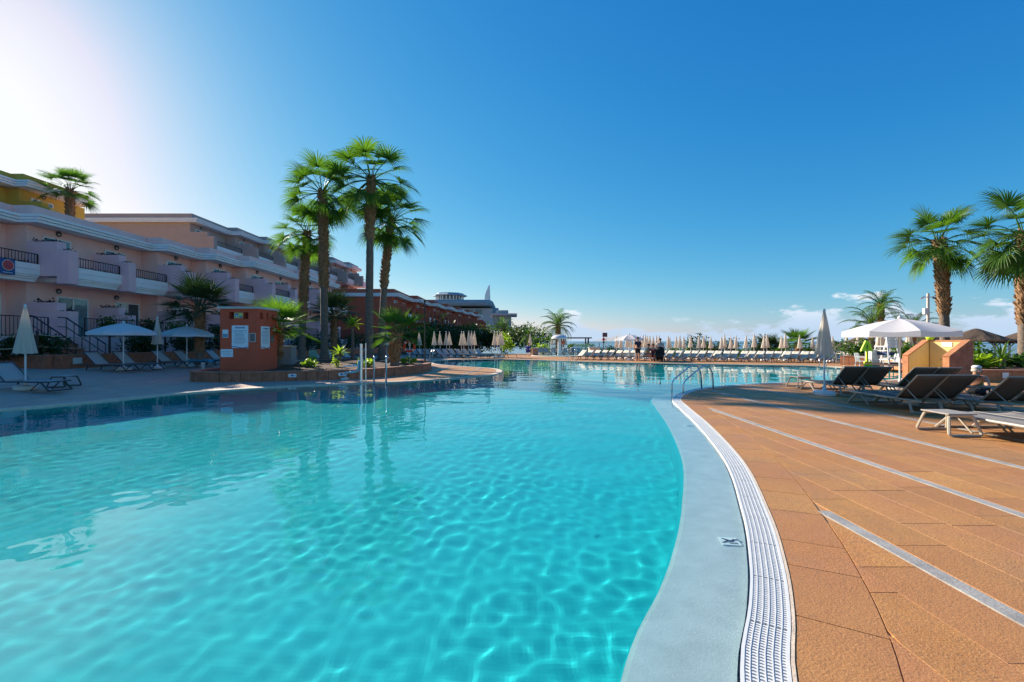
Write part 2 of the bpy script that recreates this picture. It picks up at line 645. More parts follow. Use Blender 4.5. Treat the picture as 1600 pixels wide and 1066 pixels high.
me.loops.foreach_set('vertex_index', idx.ravel().astype(np.int32))
me.polygons.add(len(idx))
me.polygons.foreach_set('loop_start', np.arange(0, idx.size, 4, dtype=np.int32))
me.polygons.foreach_set('use_smooth', np.ones(len(idx), bool))
me.update(calc_edges=True)
me.materials.append(M['water'])
water = structure(link('pool_water', me))
water.cycles.is_caustics_caster = True

# ------------------------------------------------------------------ deck
def deck_mat(name, slab):
    m, nt, p = new_mat(name)
    N = nt.nodes.new
    L = nt.links.new
    geo = N('ShaderNodeNewGeometry')
    pos = geo.outputs['Position']

    def noise(scale, detail=6, rough=.6):
        n = N('ShaderNodeTexNoise')
        n.inputs['Scale'].default_value = scale
        n.inputs['Detail'].default_value = detail
        n.inputs['Roughness'].default_value = rough
        L(pos, n.inputs['Vector'])
        return n.outputs['Fac']

    def mr(v, a, b_, c=0.0, d=1.0):
        n = N('ShaderNodeMapRange')
        n.inputs['From Min'].default_value = a
        n.inputs['From Max'].default_value = b_
        n.inputs['To Min'].default_value = c
        n.inputs['To Max'].default_value = d
        L(v, n.inputs['Value'])
        return n.outputs[0]

    def mix(f, a, b_, mode='MIX'):
        n = N('ShaderNodeMix')
        n.data_type = 'RGBA'
        n.blend_type = mode
        for k, v in (('Factor', f), ('A', a), ('B', b_)):
            if isinstance(v, (int, float)): n.inputs[k].default_value = v
            elif isinstance(v, tuple): n.inputs[k].default_value = (*v, 1)
            else: L(v, n.inputs[k])
        return n.outputs['Result']
    base = mix(mr(noise(1.1), .35, .65), (.44, .180, .048), (.55, .264, .074))
    base = mix(mr(noise(3.2), .5, .72, 0, .7), base, (.46, .20, .085))
    base = mix(mr(noise(.9, 8), .50, .72, 0, .6), base, (.28, .145, .07))
    base = mix(mr(noise(.55, 9, .7), .50, .66, 0, .6), base, (.24, .125, .07))
    base = mix(mr(noise(24, 4, .7), .53, .66, 0, .6), base, (.22, .11, .055))
    base = mix(mr(noise(55, 3, .7), .56, .66, 0, .7), base, (.13, .065, .035))
    base = mix(mr(noise(90, 2), .56, .65, 0, .8), base, (.70, .42, .17))
    if slab:
        oi = N('ShaderNodeObjectInfo')
        base = mix(mr(oi.outputs['Random'], 0, 1, 0, .5), base, (.42, .175, .085))
        rnd = N('ShaderNodeMath')
        rnd.operation = 'FRACT'
        mu = N('ShaderNodeMath')
        mu.operation = 'MULTIPLY'
        mu.inputs[1].default_value = 7.31
        L(oi.outputs['Random'], mu.inputs[0])
        L(mu.outputs[0], rnd.inputs[0])
        base = mix(mr(rnd.outputs[0], 0, 1, 0, .34), base, (.30, .145, .045))
    else:
        bk = N('ShaderNodeTexBrick')
        bk.inputs['Scale'].default_value = 1.0
        bk.inputs['Brick Width'].default_value = .66
        bk.inputs['Row Height'].default_value = .4125
        bk.inputs['Mortar Size'].default_value = .006
        bk.inputs['Color1'].default_value = (0, 0, 0, 1)
        bk.inputs['Color2'].default_value = (1, 1, 1, 1)
        bk.inputs['Mortar'].default_value = (0, 0, 0, 1)
        rot = N('ShaderNodeMapping')
        rot.inputs['Rotation'].default_value = (0, 0, PI / 2)
        L(pos, rot.inputs['Vector'])
        L(rot.outputs[0], bk.inputs['Vector'])
        # base colour shifts greyer and pinker west of the pool
        sepx = N('ShaderNodeSeparateXYZ')
        L(pos, sepx.inputs[0])
        west = mix(mr(noise(2.1), .35, .65), (.47, .31, .27), (.56, .40, .34))
        base = mix(mr(sepx.outputs['X'], -3.0, -7.0, 0, .85), base, west)
        base = mix(mr(bk.outputs['Color'], 0, 1, 0, .3), base, (.42, .24, .17))
        base = mix(mr(bk.outputs['Fac'], 0, 1, 0, .55), base, (.12, .06, .035))
    L(base, p.inputs['Base Color'])
    L(mr(noise(2.3), .3, .7, .45, .75), p.inputs['Roughness'])
    p.inputs['Specular IOR Level'].default_value = 0.35
    bp = N('ShaderNodeBump')
    bp.inputs['Strength'].default_value = .42
    bp.inputs['Distance'].default_value = .01
    ad = N('ShaderNodeMath')
    ad.operation = 'ADD'
    L(noise(70, 4), ad.inputs[0])
    L(noise(9, 4), ad.inputs[1])
    L(ad.outputs[0], bp.inputs['Height'])
    L(bp.outputs[0], p.inputs['Normal'])
    return m


M['deck'] = deck_mat('stamped_terracotta_paving', False)
M['slab'] = deck_mat('terracotta_paving_slab', True)
M['strip'] = mat('pale_paving_strip', (.35, .33, .30), .6, .25, 6, bump=.2, bscale=50, dirt=.45, coords='World')
M['gutter'] = mat('grey_gutter', (.045, .05, .05), .8, .2, 10)
M['coping'] = mat('sandy_coping', (.62, .50, .38), .7, .12, 5, bump=.2, bscale=60, coords='World')

outer = [Vector((x, y, 0)) for x, y in ((-12.5, -14), (60, -14), (60, 41), (24, 43), (14, 46), (6, 53), (-12.5, 58))]
hole = [p_.copy() for p_ in RIM[::2]]
DZ = -0.008
b = MB()
allp = outer + hole
b.add([(p_.x, p_.y, DZ) for p_ in allp], [t for t in tessellate_polygon([outer, hole])])
b.f = [f if (Vector(b.v[f[1]]) - Vector(b.v[f[0]])).cross(Vector(b.v[f[2]]) - Vector(b.v[f[0]])).z > 0 else f[::-1] for f in b.f]
deck = structure(b.build('pool_deck', M['deck']))
# ramped deck on the left, up to the terraces
b = MB()
gx = [-12.5, -15, -17.5, -19.5, -22, -30]
gy = [-14, 0, 10, 20, 30, 40, 50, 58]
b.add([(x, y, zg(x) + DZ) for y in gy for x in gx], [(j * 6 + i + 1, j * 6 + i, (j + 1) * 6 + i, (j + 1) * 6 + i + 1) for j in range(7) for i in range(5)])
deck_left = structure(b.build('terrace_paving', M['deck']))
# rim coping all round the part without a grate
bc = MB()
for i in range(i_end - 4, NR - 30):
    a_, b2 = RIM[i], RIM[(i + 1) % NR]
    n0, n1 = NRM[i], NRM[(i + 1) % NR]
    q = [a_ - n0 * .24, b2 - n1 * .24, b2 + n1 * .045, a_ + n0 * .045]
    bc.add([(v.x, v.y, .004) for v in q] + [(q[2].x, q[2].y, -.1), (q[3].x, q[3].y, -.1)], [(0, 1, 2, 3), (3, 2, 4, 5)])
bc.build('coping', M['coping'], deck)

# overflow grate along the right-hand edge: a bar every few centimetres between lengthwise ribs
grate = empty('overflow_grate', (0, 0, 0), 0, 'white slatted overflow grate curving along the right edge of the pool', 'grate')
arc = [0.0]
for i in range(1, i_end + 1):
    arc.append(arc[-1] + (RIM[i] - RIM[i - 1]).length)


def rim_at(s):
    lo = np.searchsorted(arc, s) - 1
    lo = int(max(0, min(lo, len(arc) - 2)))
    t = (s - arc[lo]) / (arc[lo + 1] - arc[lo])
    return RIM[lo].lerp(RIM[lo + 1], t), NRM[lo].lerp(NRM[lo + 1], t).normalized()


bb = MB()
s = 3.2
k = 0
while s < arc[-1] - 1.2:
    p_, n_ = rim_at(s)
    t_ = Vector((n_.y, -n_.x, 0))
    far = p_.y > 9
    step = .0225 if not far else .05
    hw = .0060 if not far else .015
    for c in range(6):
        o0, o1 = .0185 + c * CP, .0185 + c * CP + CP - .0045
        bow = .0025
        a0, a1 = p_ + n_ * o0, p_ + n_ * o1
        mid = (a0 + a1) / 2 + t_ * bow
        zt = -.0015
        vs = []
        for q, qq in ((a0, 0), (mid, 0), (a1, 0)):
            vs += [(q.x - t_.x * hw, q.y - t_.y * hw, zt), (q.x + t_.x * hw, q.y + t_.y * hw, zt)]
        vs += [(v[0], v[1], zt - .02) for v in vs]
        bb.add(vs, [(0, 2, 3, 1)[::-1], (2, 4, 5, 3)[::-1], (0, 6, 8, 2)[::-1], (2, 8, 10, 4)[::-1], (1, 3, 9, 7)[::-1], (3, 5, 11, 9)[::-1]])
    k += 1
    s += step if (far or k % 24) else step * 1.55
tag(bb.build('grate_bar', M['white_plastic'], grate), kind='stuff')
for c in range(7):
    br = MB()
    o = .016 + c * CP
    w_ = .0024 if c not in (0, 6) else .008
    pts = [i for i in range(0, i_end - 10)]
    for i in pts:
        p0, n0, p1, n1 = RIM[i], NRM[i], RIM[i + 1], NRM[i + 1]
        q = [p0 + n0 * (o - w_), p1 + n1 * (o - w_), p1 + n1 * (o + w_), p0 + n0 * (o + w_)]
        br.add([(v.x, v.y, .001) for v in q] + [(v.x, v.y, -.03) for v in q], [(0, 1, 2, 3), (1, 0, 4, 5), (3, 2, 6, 7)])
    br.build('rib', M['white_plastic'], grate)
bt = MB()
for i in range(0, i_end - 10):
    p0, n0, p1, n1 = RIM[i], NRM[i], RIM[i + 1], NRM[i + 1]
    q = [p0 - n0 * .012, p1 - n1 * .012, p1 + n1 * .004, p0 + n0 * .004]
    bt.add([(v.x, v.y, .003) for v in q] + [(v.x, v.y, -.03) for v in q], [(0, 1, 2, 3), (1, 0, 4, 5), (3, 2, 6, 7)])
bt.build('edge_trim', M['coping'], grate)
bl = MB()
for i in range(0, i_end - 10):
    p0, n0, p1, n1 = RIM[i], NRM[i], RIM[i + 1], NRM[i + 1]
    q = [p0, p1, p1 + n1 * (gw(i) - .02), p0 + n0 * (gw(i) - .02)]
    bl.add([(v.x, v.y, -.045) for v in q], [(0, 1, 2, 3)])
bl.build('channel_floor', M['gutter'], grate)

# paving slabs in the near right-hand field, courses run away from the camera
JOINT = .42
BORD = [RIM[i] - NRM[i] * JOINT for i in range(i_end)]


def slab_object(poly, parent, tilt, name='paving_slab'):
    cx = sum(p_[0] for p_ in poly) / len(poly)
    cy = sum(p_[1] for p_ in poly) / len(poly)
    tx, ty, dz = random.uniform(-tilt, tilt), random.uniform(-tilt, tilt), random.uniform(-.0008, .0003)
    n = len(poly)
    zt = lambda x, y: dz + tx * (x - cx) + ty * (y - cy)
    vs = [(x, y, zt(x, y)) for x, y in [(cx + (q[0] - cx) * .9955, cy + (q[1] - cy) * .9955) for q in poly]]
    vs += [(x, y, zt(x, y) - .0012) for x, y in poly] + [(x, y, -.02) for x, y in poly]
    fs = [tuple(range(n))]
    for k in (0, 1):
        for i in range(n):
            j = (i + 1) % n
            fs.append((k * n + j, k * n + i, (k + 1) * n + i, (k + 1) * n + j))
    MB().add(vs, fs).build(name, M['slab'], parent)


def clip(poly, p_, n_):
    """keep the side away from n_ (the inward normal)"""
    out = []
    for i in range(len(poly)):
        a_, b_ = poly[i], poly[(i + 1) % len(poly)]
        da = (a_[0] - p_.x) * n_.x + (a_[1] - p_.y) * n_.y
        db = (b_[0] - p_.x) * n_.x + (b_[1] - p_.y) * n_.y
        if da <= 0: out.append(a_)
        if da * db < 0:
            t = da / (da - db)
            out.append((a_[0] + (b_[0] - a_[0]) * t, a_[1] + (b_[1] - a_[1]) * t))
    return out


def parea(poly):
    return abs(sum(poly[i][0] * poly[(i + 1) % len(poly)][1] - poly[(i + 1) % len(poly)][0] * poly[i][1] for i in range(len(poly)))) / 2


def border_x(y):
    best = None
    for i in range(0, i_end - 40):
        if (BORD[i].y - y) * (BORD[i + 1].y - y) <= 0 and BORD[i].y < 12:
            t = (y - BORD[i].y) / ((BORD[i + 1].y - BORD[i].y) or 1)
            best = BORD[i].x + (BORD[i + 1].x - BORD[i].x) * t
            break
    return best if best is not None else -9


random.seed(5)
STRIPS = [2.75, 4.40, 6.05, 7.70, 9.35]
slabs = []
xb = [1.10] + STRIPS
for k in range(5):
    x0, x1 = xb[k] + .065, xb[k + 1] - .065
    nc = 4
    for c in range(nc):
        a_ = x0 + (x1 - x0) * c / nc + .0012
        b_ = x0 + (x1 - x0) * (c + 1) / nc - .0012
        y = 0.9 + random.uniform(0, .5)
        while y < (13.5 if k < 3 else 11.5):
            ln = random.choice((.42, .55, .72, .9, .9)) * random.uniform(.92, 1.08)
            gp = random.choice((.0006, .0008, .0012, .0035))
            poly = [(a_, y + gp), (b_, y + gp), (b_, y + ln - gp), (a_, y + ln - gp)]
            cx, cy = (a_ + b_) / 2, y + ln / 2
            if y + ln < 10.5 and any(border_x(yy) > a_ for yy in (y, y + ln)):
                ysm = [y + ln - .002 - (ln - .004) * q / 8 for q in range(9)]
                poly = [(b_, y + .002), (b_, y + ln - .002)] + [(min(b_ - .0005, max(a_, border_x(yy) + .005)), yy) for yy in ysm]
                if parea(poly) > .012: slabs.append(poly)
                y += ln
                continue
            for _ in range(2):
                i = min(range(0, i_end, 2), key=lambda i: (BORD[i].x - cx) ** 2 + (BORD[i].y - cy) ** 2)
                poly = clip(poly, BORD[i] - NRM[i] * .004, NRM[i])
                if len(poly) > 2:
                    cx, cy = sum(q[0] for q in poly) / len(poly), sum(q[1] for q in poly) / len(poly)
                else: break
            if len(poly) > 2 and parea(poly) > .012:
                slabs.append(poly)
            y += ln
slabs.sort(key=lambda q: q[0][0] ** 2 + q[0][1] ** 2)
for q in slabs[:250]:
    slab_object(q, deck, .0007)
# border course that follows the grate
i = 0
cnt = 0
while i < i_end - 60 and cnt < 45:
    if RIM[i].y < .8:
        i += 1
        continue
    m_ = random.choice((4, 5, 6))
    ins, outs = [], []
    for k in range(m_ + 1):
        p_, n_ = RIM[i + k], NRM[i + k]
        sh = .003 if k == 0 else -.003 if k == m_ else 0
        t_ = (RIM[i + k + 1] - RIM[i + k]).normalized() * sh
        ins.append(p_ - n_ * .016 + t_)
        outs.append(p_ - n_ * (JOINT - .003) + t_)
    poly = [(v.x, v.y) for v in outs] + [(v.x, v.y) for v in ins[::-1]]
    slab_object([(v[0], v[1]) for v in poly][::-1] if False else poly[::-1] if parea(poly) and sum(poly[a][0] * poly[(a + 1) % len(poly)][1] - poly[(a + 1) % len(poly)][0] * poly[a][1] for a in range(len(poly))) < 0 else poly, deck, .0006)
    i += m_
    cnt += 1
for k, x in enumerate(STRIPS + [11.0, 12.65]):
    # each strip starts where the border joint crosses it
    cands = [BORD[i] for i in range(i_end - 1) if (BORD[i].x - x) * (BORD[i + 1].x - x) <= 0]
    y1 = cands[0].y if cands else 15
    y1 = min(y1, 15.5)
    MB().box((x, (y1 - 6) / 2, -.0095), (.105, y1 + 6, .022)).build('paving_strip', M['strip'], deck)
MB().box((-13.6, 15, zg(-13.6) - .006), (.12, 46, .014)).build('paving_strip', M['strip'], deck_left)
for (u, v_) in (((-4.1, 17.4), (-3.6, 26.8)), ((-2.2, 19.2), (-1.7, 25.2))):
    a_, b_ = Vector((*u, 0)), Vector((*v_, 0))
    MB().box((a_ + b_) / 2 + Vector((0, 0, -.006)), (.10, (b_ - a_).length, .014), math.atan2(-(b_ - a_).x, (b_ - a_).y)).build('paving_strip', M['strip'], deck)

# no-diving tiles set in the shelf
M['tile_white'] = mat('white_glazed_tile', (.80, .80, .80), .25, .03, 20)
M['tile_black'] = mat('black_print', (.02, .02, .03), .5, .05, 20)
M['tile_red'] = mat('red_print', (.55, .03, .03), .5, .05, 20)


def dive_tile(px, py, rz, label):
    c = G(px, py, -.055)
    t = empty('no_diving_tile', c, rz, label, 'tile', 'no diving tiles in the pool shelf')
    MB().box((0, 0, .0), (.14, .14, .03), bev=.002).build('tile', M['tile_white'], t).cycles.is_caustics_receiver = True
    f = MB()
    f.lathe([(.010, 0), (.010, .001)], (.038, .030, .0155), 12)
    f.tube([(-.045, .045, .016), (-.01, .012, .016), (.025, -.012, .016)], [.006, .010, .006], 6)
    f.tube([(-.01, .012, .016), (-.045, -.02, .016)], .005, 6)
    f.tube([(.0, .0, .016), (.042, .022, .016)], .005, 6)
    f.build('diver_figure', M['tile_black'], t)
    f = MB()
    for yy in (-.030, -.045):
        f.tube([(-.01 + .012 * q, yy + .004 * (-1) ** q, .016) for q in range(6)], .004, 5)
    f.build('wave_mark', M['tile_black'], t)
    MB().box((0, 0, .0225), (.155, .008, .001), R(28)).build('red_bar', M['tile_red'], t)


dive_tile(1140, 850, R(-8), 'white no-diving tile set in the pale shelf near the camera')
dive_tile(1076, 667, R(20), 'small white no-diving tile further along the shelf, below the steel handrails')
# ------------------------------------------------------------------ land and sea round the hotel
M['earth'] = mat('garden_earth', (.12, .09, .06), .95, .3, .6, coords='World')
M['sea'] = mat('sea_water', (.010, .075, .15), .18, .25, .004, spec=.5, coords='World')
b = MB()
gx = [-200, -80, -40, -22, -12.5, 0, 14, 24, 40, 60, 120]
gy = [-60, -14, 20, 41, 43, 46, 53, 60, 75, 110, 170, 240]
def land_z(x, y):
    # falls away to the shore on the right, stays up on the left
    edge = 44 + max(0, 14 - x) * .75 if x > -14 else 300
    if x < -28: return -.1
    d = y - edge
    return -.1 if d <= 0 else max(-16, -.9 - d * .30)
b.add([(x, y, land_z(x, y)) for y in gy for x in gx], [(j * 11 + i, j * 11 + i + 1, (j + 1) * 11 + i + 1, (j + 1) * 11 + i) for j in range(11) for i in range(10)])
structure(b.build('ground', M['earth']))
b = MB()
b.add([(-30000, -4000, -14), (30000, -4000, -14), (30000, 45000, -14), (-30000, 45000, -14)], [(0, 1, 2, 3)])
structure(b.build('sea', M['sea']))
# cut the land sheet under the pool: the pool shell is 1.3 m deep, so the sheet there is dropped
for o in bpy.data.objects:
    if o.name == 'ground':
        bm = bmesh.new()
        bm.from_mesh(o.data)
        kill = [f for f in bm.faces if -13 <= f.calc_center_median().x <= 60 and -15 <= f.calc_center_median().y <= 42]
        bmesh.ops.delete(bm, geom=kill, context='FACES')
        bm.to_mesh(o.data)
        bm.free()
# ------------------------------------------------------------------ stepped apartment buildings
def grooved_band(b, x0, x1, y0, y1, z0, z1, face, grooves=2, lip=.05):
    """fascia seen from +X: stacked strips, each a little further out than the one below"""
    n = grooves + 1
    hh = (z1 - z0) / n
    for k in range(n):
        o = lip * k
        b.box(((x0 + face + o) / 2, (y0 + y1) / 2, z0 + hh * (k + .5) - .006), (face + o - x0, y1 - y0 + 2 * o * 0, hh - .022))


def text_mesh(txt, size, mat_, name, parent, loc, rot, align='CENTER', ext=.002):
    cu = bpy.data.curves.new('t', 'FONT')
    cu.body = txt
    cu.size = size
    cu.extrude = ext
    cu.align_x = align
    cu.resolution_u = 2
    ob = bpy.data.objects.new('t', cu)
    COL.objects.link(ob)
    dg = bpy.context.evaluated_depsgraph_get()
    me = bpy.data.meshes.new_from_object(ob.evaluated_get(dg))
    bpy.data.objects.remove(ob)
    me.materials.clear()
    me.materials.append(mat_)
    return link(name, me, parent, loc, rot)


def leaf_quads(b, pts, size, mi=0, droop=0.0, rnd=random):
    """one small folded leaf at each point, any direction"""
    for p_ in pts:
        a = rnd.uniform(0, 2 * PI)
        e = rnd.uniform(-.6, 1.1) - droop
        d = Vector((math.cos(a) * math.cos(e), math.sin(a) * math.cos(e), math.sin(e)))
        s_ = d.cross(Vector((rnd.uniform(-1, 1), rnd.uniform(-1, 1), rnd.uniform(.2, 1)))).normalized()
        ln = size * rnd.uniform(.7, 1.4)
        w = ln * .38
        p_ = Vector(p_)
        m_ = p_ + d * ln * .5
        b.add([p_, m_ + s_ * w, p_ + d * ln, m_ - s_ * w], [(0, 1, 2, 3)], mi)


def balcony_rail(parent, x, y0, y1, z0, z1, gap=.13, name='railing'):
    b = MB()
    b.box((x, (y0 + y1) / 2, z1), (.05, y1 - y0, .04))
    b.box((x, (y0 + y1) / 2, z0 + .06), (.03, y1 - y0, .025))
    y = y0
    n = max(2, int((y1 - y0) / gap))
    for k in range(n + 1):
        yy = y0 + (y1 - y0) * k / n
        w = .045 if k in (0, n) else .018
        b.box((x + .002, yy, (z0 + z1) / 2 - .012), (w, w, z1 - z0 - .02))
    return b.build(name, M['dark_metal'], parent)


def window_unit(parent, x, y0, y1, z0, z1, name='window', leaves=2, curtain=True):
    """sliding window facing +X: frame, panes and a curtain behind"""
    b = MB()
    fw = .06
    b.box((x + .02, (y0 + y1) / 2, z1 - fw / 2), (.09, y1 - y0, fw))
    b.box((x + .02, (y0 + y1) / 2, z0 + fw / 2), (.09, y1 - y0, fw))
    for k in range(leaves + 1):
        yy = y0 + fw / 2 + (y1 - y0 - fw) * k / leaves
        b.box((x + .022, yy, (z0 + z1) / 2), (.086, fw, z1 - z0 - .01))
    w = b.build(name, M['white_paint'], parent)
    for k in range(leaves):
        ya = y0 + (y1 - y0) * k / leaves + .05
        yb = y0 + (y1 - y0) * (k + 1) / leaves - .05
        MB().box((x + .03, (ya + yb) / 2, (z0 + z1) / 2), (.012, yb - ya, z1 - z0 - .12)).build('pane', M['glass'] if (k + int(y0 * 3)) % 2 else M['curtain_glass'], w)
    return w


M['curtain_glass'] = mat('glass_before_curtain', (.16, .26, .26), .06, .25, 3, spec=.9)
M['lamp_black'] = mat('black_lamp_housing', (.02, .02, .02), .4, .1, 10)
M['lamp_glass'] = mat('opal_lamp_glass', (.5, .48, .42), .3, .05, 10)


def wall_lamp(parent, x, y, z):
    b = MB()
    pts = []
    for k in range(17):
        q = 2 * PI * k / 16
        pts.append((x + .06, y + .115 * math.cos(q), z + .115 * math.sin(q)))
    b.tube(pts, .03, 6)
    b.box((x + .06, y, z + .04), (.08, .20, .04))
    l = b.build('wall_lamp', M['lamp_black'], parent)
    MB().lathe([(.0, 0), (.10, .0), (.10, .05), (0, .05)], (0, 0, 0), 12).build('lamp_glass', M['lamp_glass'], l).matrix_local = Matrix.Translation((x + .01, y, z)) @ Matrix.Rotation(PI / 2, 4, 'Y')
    return l


def planter_fuzz(parent, x0, x1, y0, y1, z, n, mat_, size=.11, hgt=.22, name='planter_flowers'):
    b = MB()
    pts = [(random.uniform(x0, x1), random.uniform(y0, y1), z + random.uniform(-.04, hgt) * random.random()) for _ in range(n)]
    leaf_quads(b, pts, size)
    return tag(b.build(name, mat_, parent), kind='stuff')


def stepped_building(name, label, units, levels, cfg):
    """units: (y0, y1, facade x, apartments). levels: floor heights from the lowest one built; roof on top.
    Each apartment has a projecting planter wall, a window, a lamp and a balcony with a white front."""
    root = empty(name, (0, 0, 0), 0, label, 'building')
    W_, T_, P_ = cfg['wall'], cfg['trim'], cfg['plant']
    sh = cfg['storey']
    top = levels[-1] + sh
    depth = cfg['depth']
    for u, (y0, y1, fx, na) in enumerate(units):
        xb = fx - depth
        # body of the unit, walls of each floor
        MB().box(((xb + fx) / 2, (y0 + y1) / 2, (cfg['base'] + top - .45) / 2), (fx - xb, y1 - y0 - .006 * u, top - .45 - cfg['base'])).build('wall', W_, root)
        # soffit and grooved white cornice
        ov = cfg['over']
        b = MB()
        grooved_band(b, xb, None, y0 - .02 - ov * .35, y1 + .02 - ov * .35, top - .43, top, fx + ov, 2, .05)
        cor = b.build('cornice', T_, root)
        # the end of the band turned to the camera
        b = MB()
        b.box(((xb + fx + ov) / 2 - .3, (y0 + y1) / 2, top + .24), (fx + ov - xb - .6, y1 - y0 - .01, .50))
        b.build('parapet', W_, root)
        ylen = (y1 - y0) / na
        for a in range(na):
            ya = y0 + a * ylen
            yb = ya + ylen
            for lv, zf in enumerate(levels):
                pj = cfg['proj']
                bal = cfg.get('balcony', [True] * len(levels))[lv]
                # projecting planter wall in two steps
                b = MB()
                b.box((fx + pj * .36, ya + .225, zf + .85), (pj * .72, .45, 1.70))
                pw = b.build('partition_planter', P_, root)
                b = MB()
                b.box((fx + pj * .86 + .002, ya + .23, zf + .45), (pj * .28, .50, 1.64))
                b.build('planter_step', P_, pw)
                b = MB()
                b.box((fx + pj * .36 + .004, ya + .222, zf + 1.30), (pj * .73, .47, .03))
                b.build('groove_strip', cfg['plant2'], pw)
                if cfg['detail']:
                    planter_fuzz(pw, fx + pj * .12, fx + pj * .66, ya + .08, ya + .38, zf + 1.70, 90, M['flower_dark'], .10, .18)
                    planter_fuzz(pw, fx + pj * .76, fx + pj * .96, ya + .08, ya + .4, zf + 1.27, 40, M['flower_dark'], .09, .14)
                # window or glazed door
                if lv == 0 and not bal:
                    window_unit(root, fx, ya + ylen * .42, ya + ylen * .92, zf, zf + 2.15, 'glazed_door')
                else:
                    window_unit(root, fx, ya + .75, ya + min(ylen - .5, 2.2), zf + (0 if cfg['detail'] else 0), zf + 2.15, 'glazed_door')
                wall_lamp(root, fx, ya + 1.55, zf + 2.42)
                if bal:
                    # balcony slab with white front, moulding under it
                    b = MB()
                    xf = fx + pj * .78
                    yy0, yy1 = ya + .50, yb - .02
                    b.box(((fx + xf) / 2 - .05, (yy0 + yy1) / 2, zf - .12), (xf - fx - .1, yy1 - yy0, .22))
                    b.build('balcony_slab', T_, root)
                    b = MB()
                    b.box((xf, (yy0 + yy1) / 2, zf + .41), (.14, yy1 - yy0, .28))
                    b.box((xf - .005, (yy0 + yy1) / 2, zf + .13), (.14, yy1 - yy0, .26))
                    b.box((xf - .05, (yy0 + yy1) / 2, zf - .05), (.16, yy1 - yy0 - .08, .08))
                    b.box((xf - .10, (yy0 + yy1) / 2, zf - .145), (.16, yy1 - yy0 - .16, .08))
                    b.box((xf - .15, (yy0 + yy1) / 2, zf - .26), (.16, yy1 - yy0 - .24, .12))
                    bf = b.build('balcony_front', T_, root)
                    balcony_rail(root, xf - .04, yy0 + .03, yy1 - .03, zf + .55, zf + 1.05, .14 if cfg['detail'] else .3)
                    if cfg['detail']:
                        planter_fuzz(bf, xf - .25, xf - .05, yy0 + .2, yy1 - .2, zf + .5, 70, M['flower_dark'], .10, .2, 'balcony_flowers')
        # return wall between units: darker end panels come from the step itself
    return root


M['flower_dark'] = leaf_mat('dark_purple_foliage', (.02, .012, .018), (.07, .02, .035), .2)
random.seed(21)
PINK_UNITS = [(11.5, 18.94, -25.9, 2), (18.94, 22.4, -24.9, 1), (22.4, 29.4, -23.9, 2), (29.4, 32.55, -22.9, 1), (32.55, 35.7, -21.9, 1), (35.7, 43.2, -20.9, 2), (43.2, 50.4, -19.9, 2)]
pink = stepped_building('apartment_building', 'long pink stepped apartment block with white balcony fronts beside the pool terrace', PINK_UNITS, [1.7, 4.7],
                        dict(wall=M['pink'], trim=M['white_paint'], plant=M['mauve'], plant2=M['pink'], storey=3.0, depth=6.5, base=-.2, over=.9, proj=2.1, balcony=[False, True], detail=True))
# ground-floor terraces in front of the pink block
for u, (y0, y1, fx, na) in enumerate(PINK_UNITS):
    x1 = fx + 2.9
    MB().box(((fx + x1) / 2, (y0 + y1) / 2, .78), (x1 - fx, y1 - y0 - .01, 1.80)).build('terrace_wall', M['mauve'], pink)
    balcony_rail(pink, x1 - .12, y0 + .1, y1 - .7, 1.70, 2.62, .16, 'terrace_railing')
# steps with a handrail down from the terrace
for k in range(7):
    MB().box((-21.4 + .28 * k, 21.2, 1.45 - .2 * k - .2), (.30, 1.6, .24 + .4)).build('step', M['stone'], pink)
for yy in (20.45, 21.95):
    b = MB()
    b.tube([(-21.9, yy, 2.65), (-21.5, yy, 2.62), (-19.6, yy, 1.35)], .03, 6)
    b.tube([(-21.9, yy, 2.2), (-21.5, yy, 2.17), (-19.6, yy, .9)], .02, 6)
    for k in range(6):
        x = -21.5 + .38 * k
        b.tube([(x, yy, 2.62 - .254 * k), (x, yy, 1.5 - .254 * k)], .018, 6)
    b.build('stair_railing', M['dark_metal'], pink)


# emblem board on the nearest balcony front
M['emblem_blue'] = mat('emblem_blue', (.02, .09, .26), .5, .05, 8)
M['emblem_red'] = mat('emblem_red', (.62, .07, .06), .5, .05, 8)
c = AT(40, 418.5, 22.0)
eb = empty('emblem_board', (-22.9, 20.6, 5.08), 0, 'square blue board with a red and white round emblem on the balcony front', 'sign')
eb.location = (-23.12, 20.85, 4.58)
MB().box((0, 0, .33), (.05, .62, .70), bev=.01).build('board', M['emblem_blue'], eb)
for nm, r0, mt, dx in (('emblem_disc', .25, 'white_plastic', .03), ('red_ring', .225, 'emblem_red', .036)):
    MB().lathe([(0, 0), (r0, 0), (r0, .008), (0, .008)], (0, 0, 0), 24).build(nm, M[mt], eb).matrix_local = Matrix.Translation((dx, 0, .40)) @ Matrix.Rotation(PI / 2, 4, 'Y')
text_mesh('C', .30, M['emblem_blue'], 'letter', eb, (.046, 0, .30), (PI / 2, 0, PI / 2))
MB().box((.027, 0, .06), (.004, .42, .03)).build('caption_line', M['white_plastic'], eb)

# ochre block on the terrace above
yel = stepped_building('ochre_building', 'ochre yellow apartment block with white cornice above the pink block', [(17, 24.0, -33.9, 2), (24.0, 29.6, -32.9, 1), (29.6, 34.2, -32.1, 1), ], [5.9, 8.9],
                       dict(wall=M['yellow'], trim=M['white_paint'], plant=M['yellow'], plant2=M['yellow'], storey=3.0, depth=9, base=-.2, over=.9, proj=2.1, balcony=[True, True], detail=False))
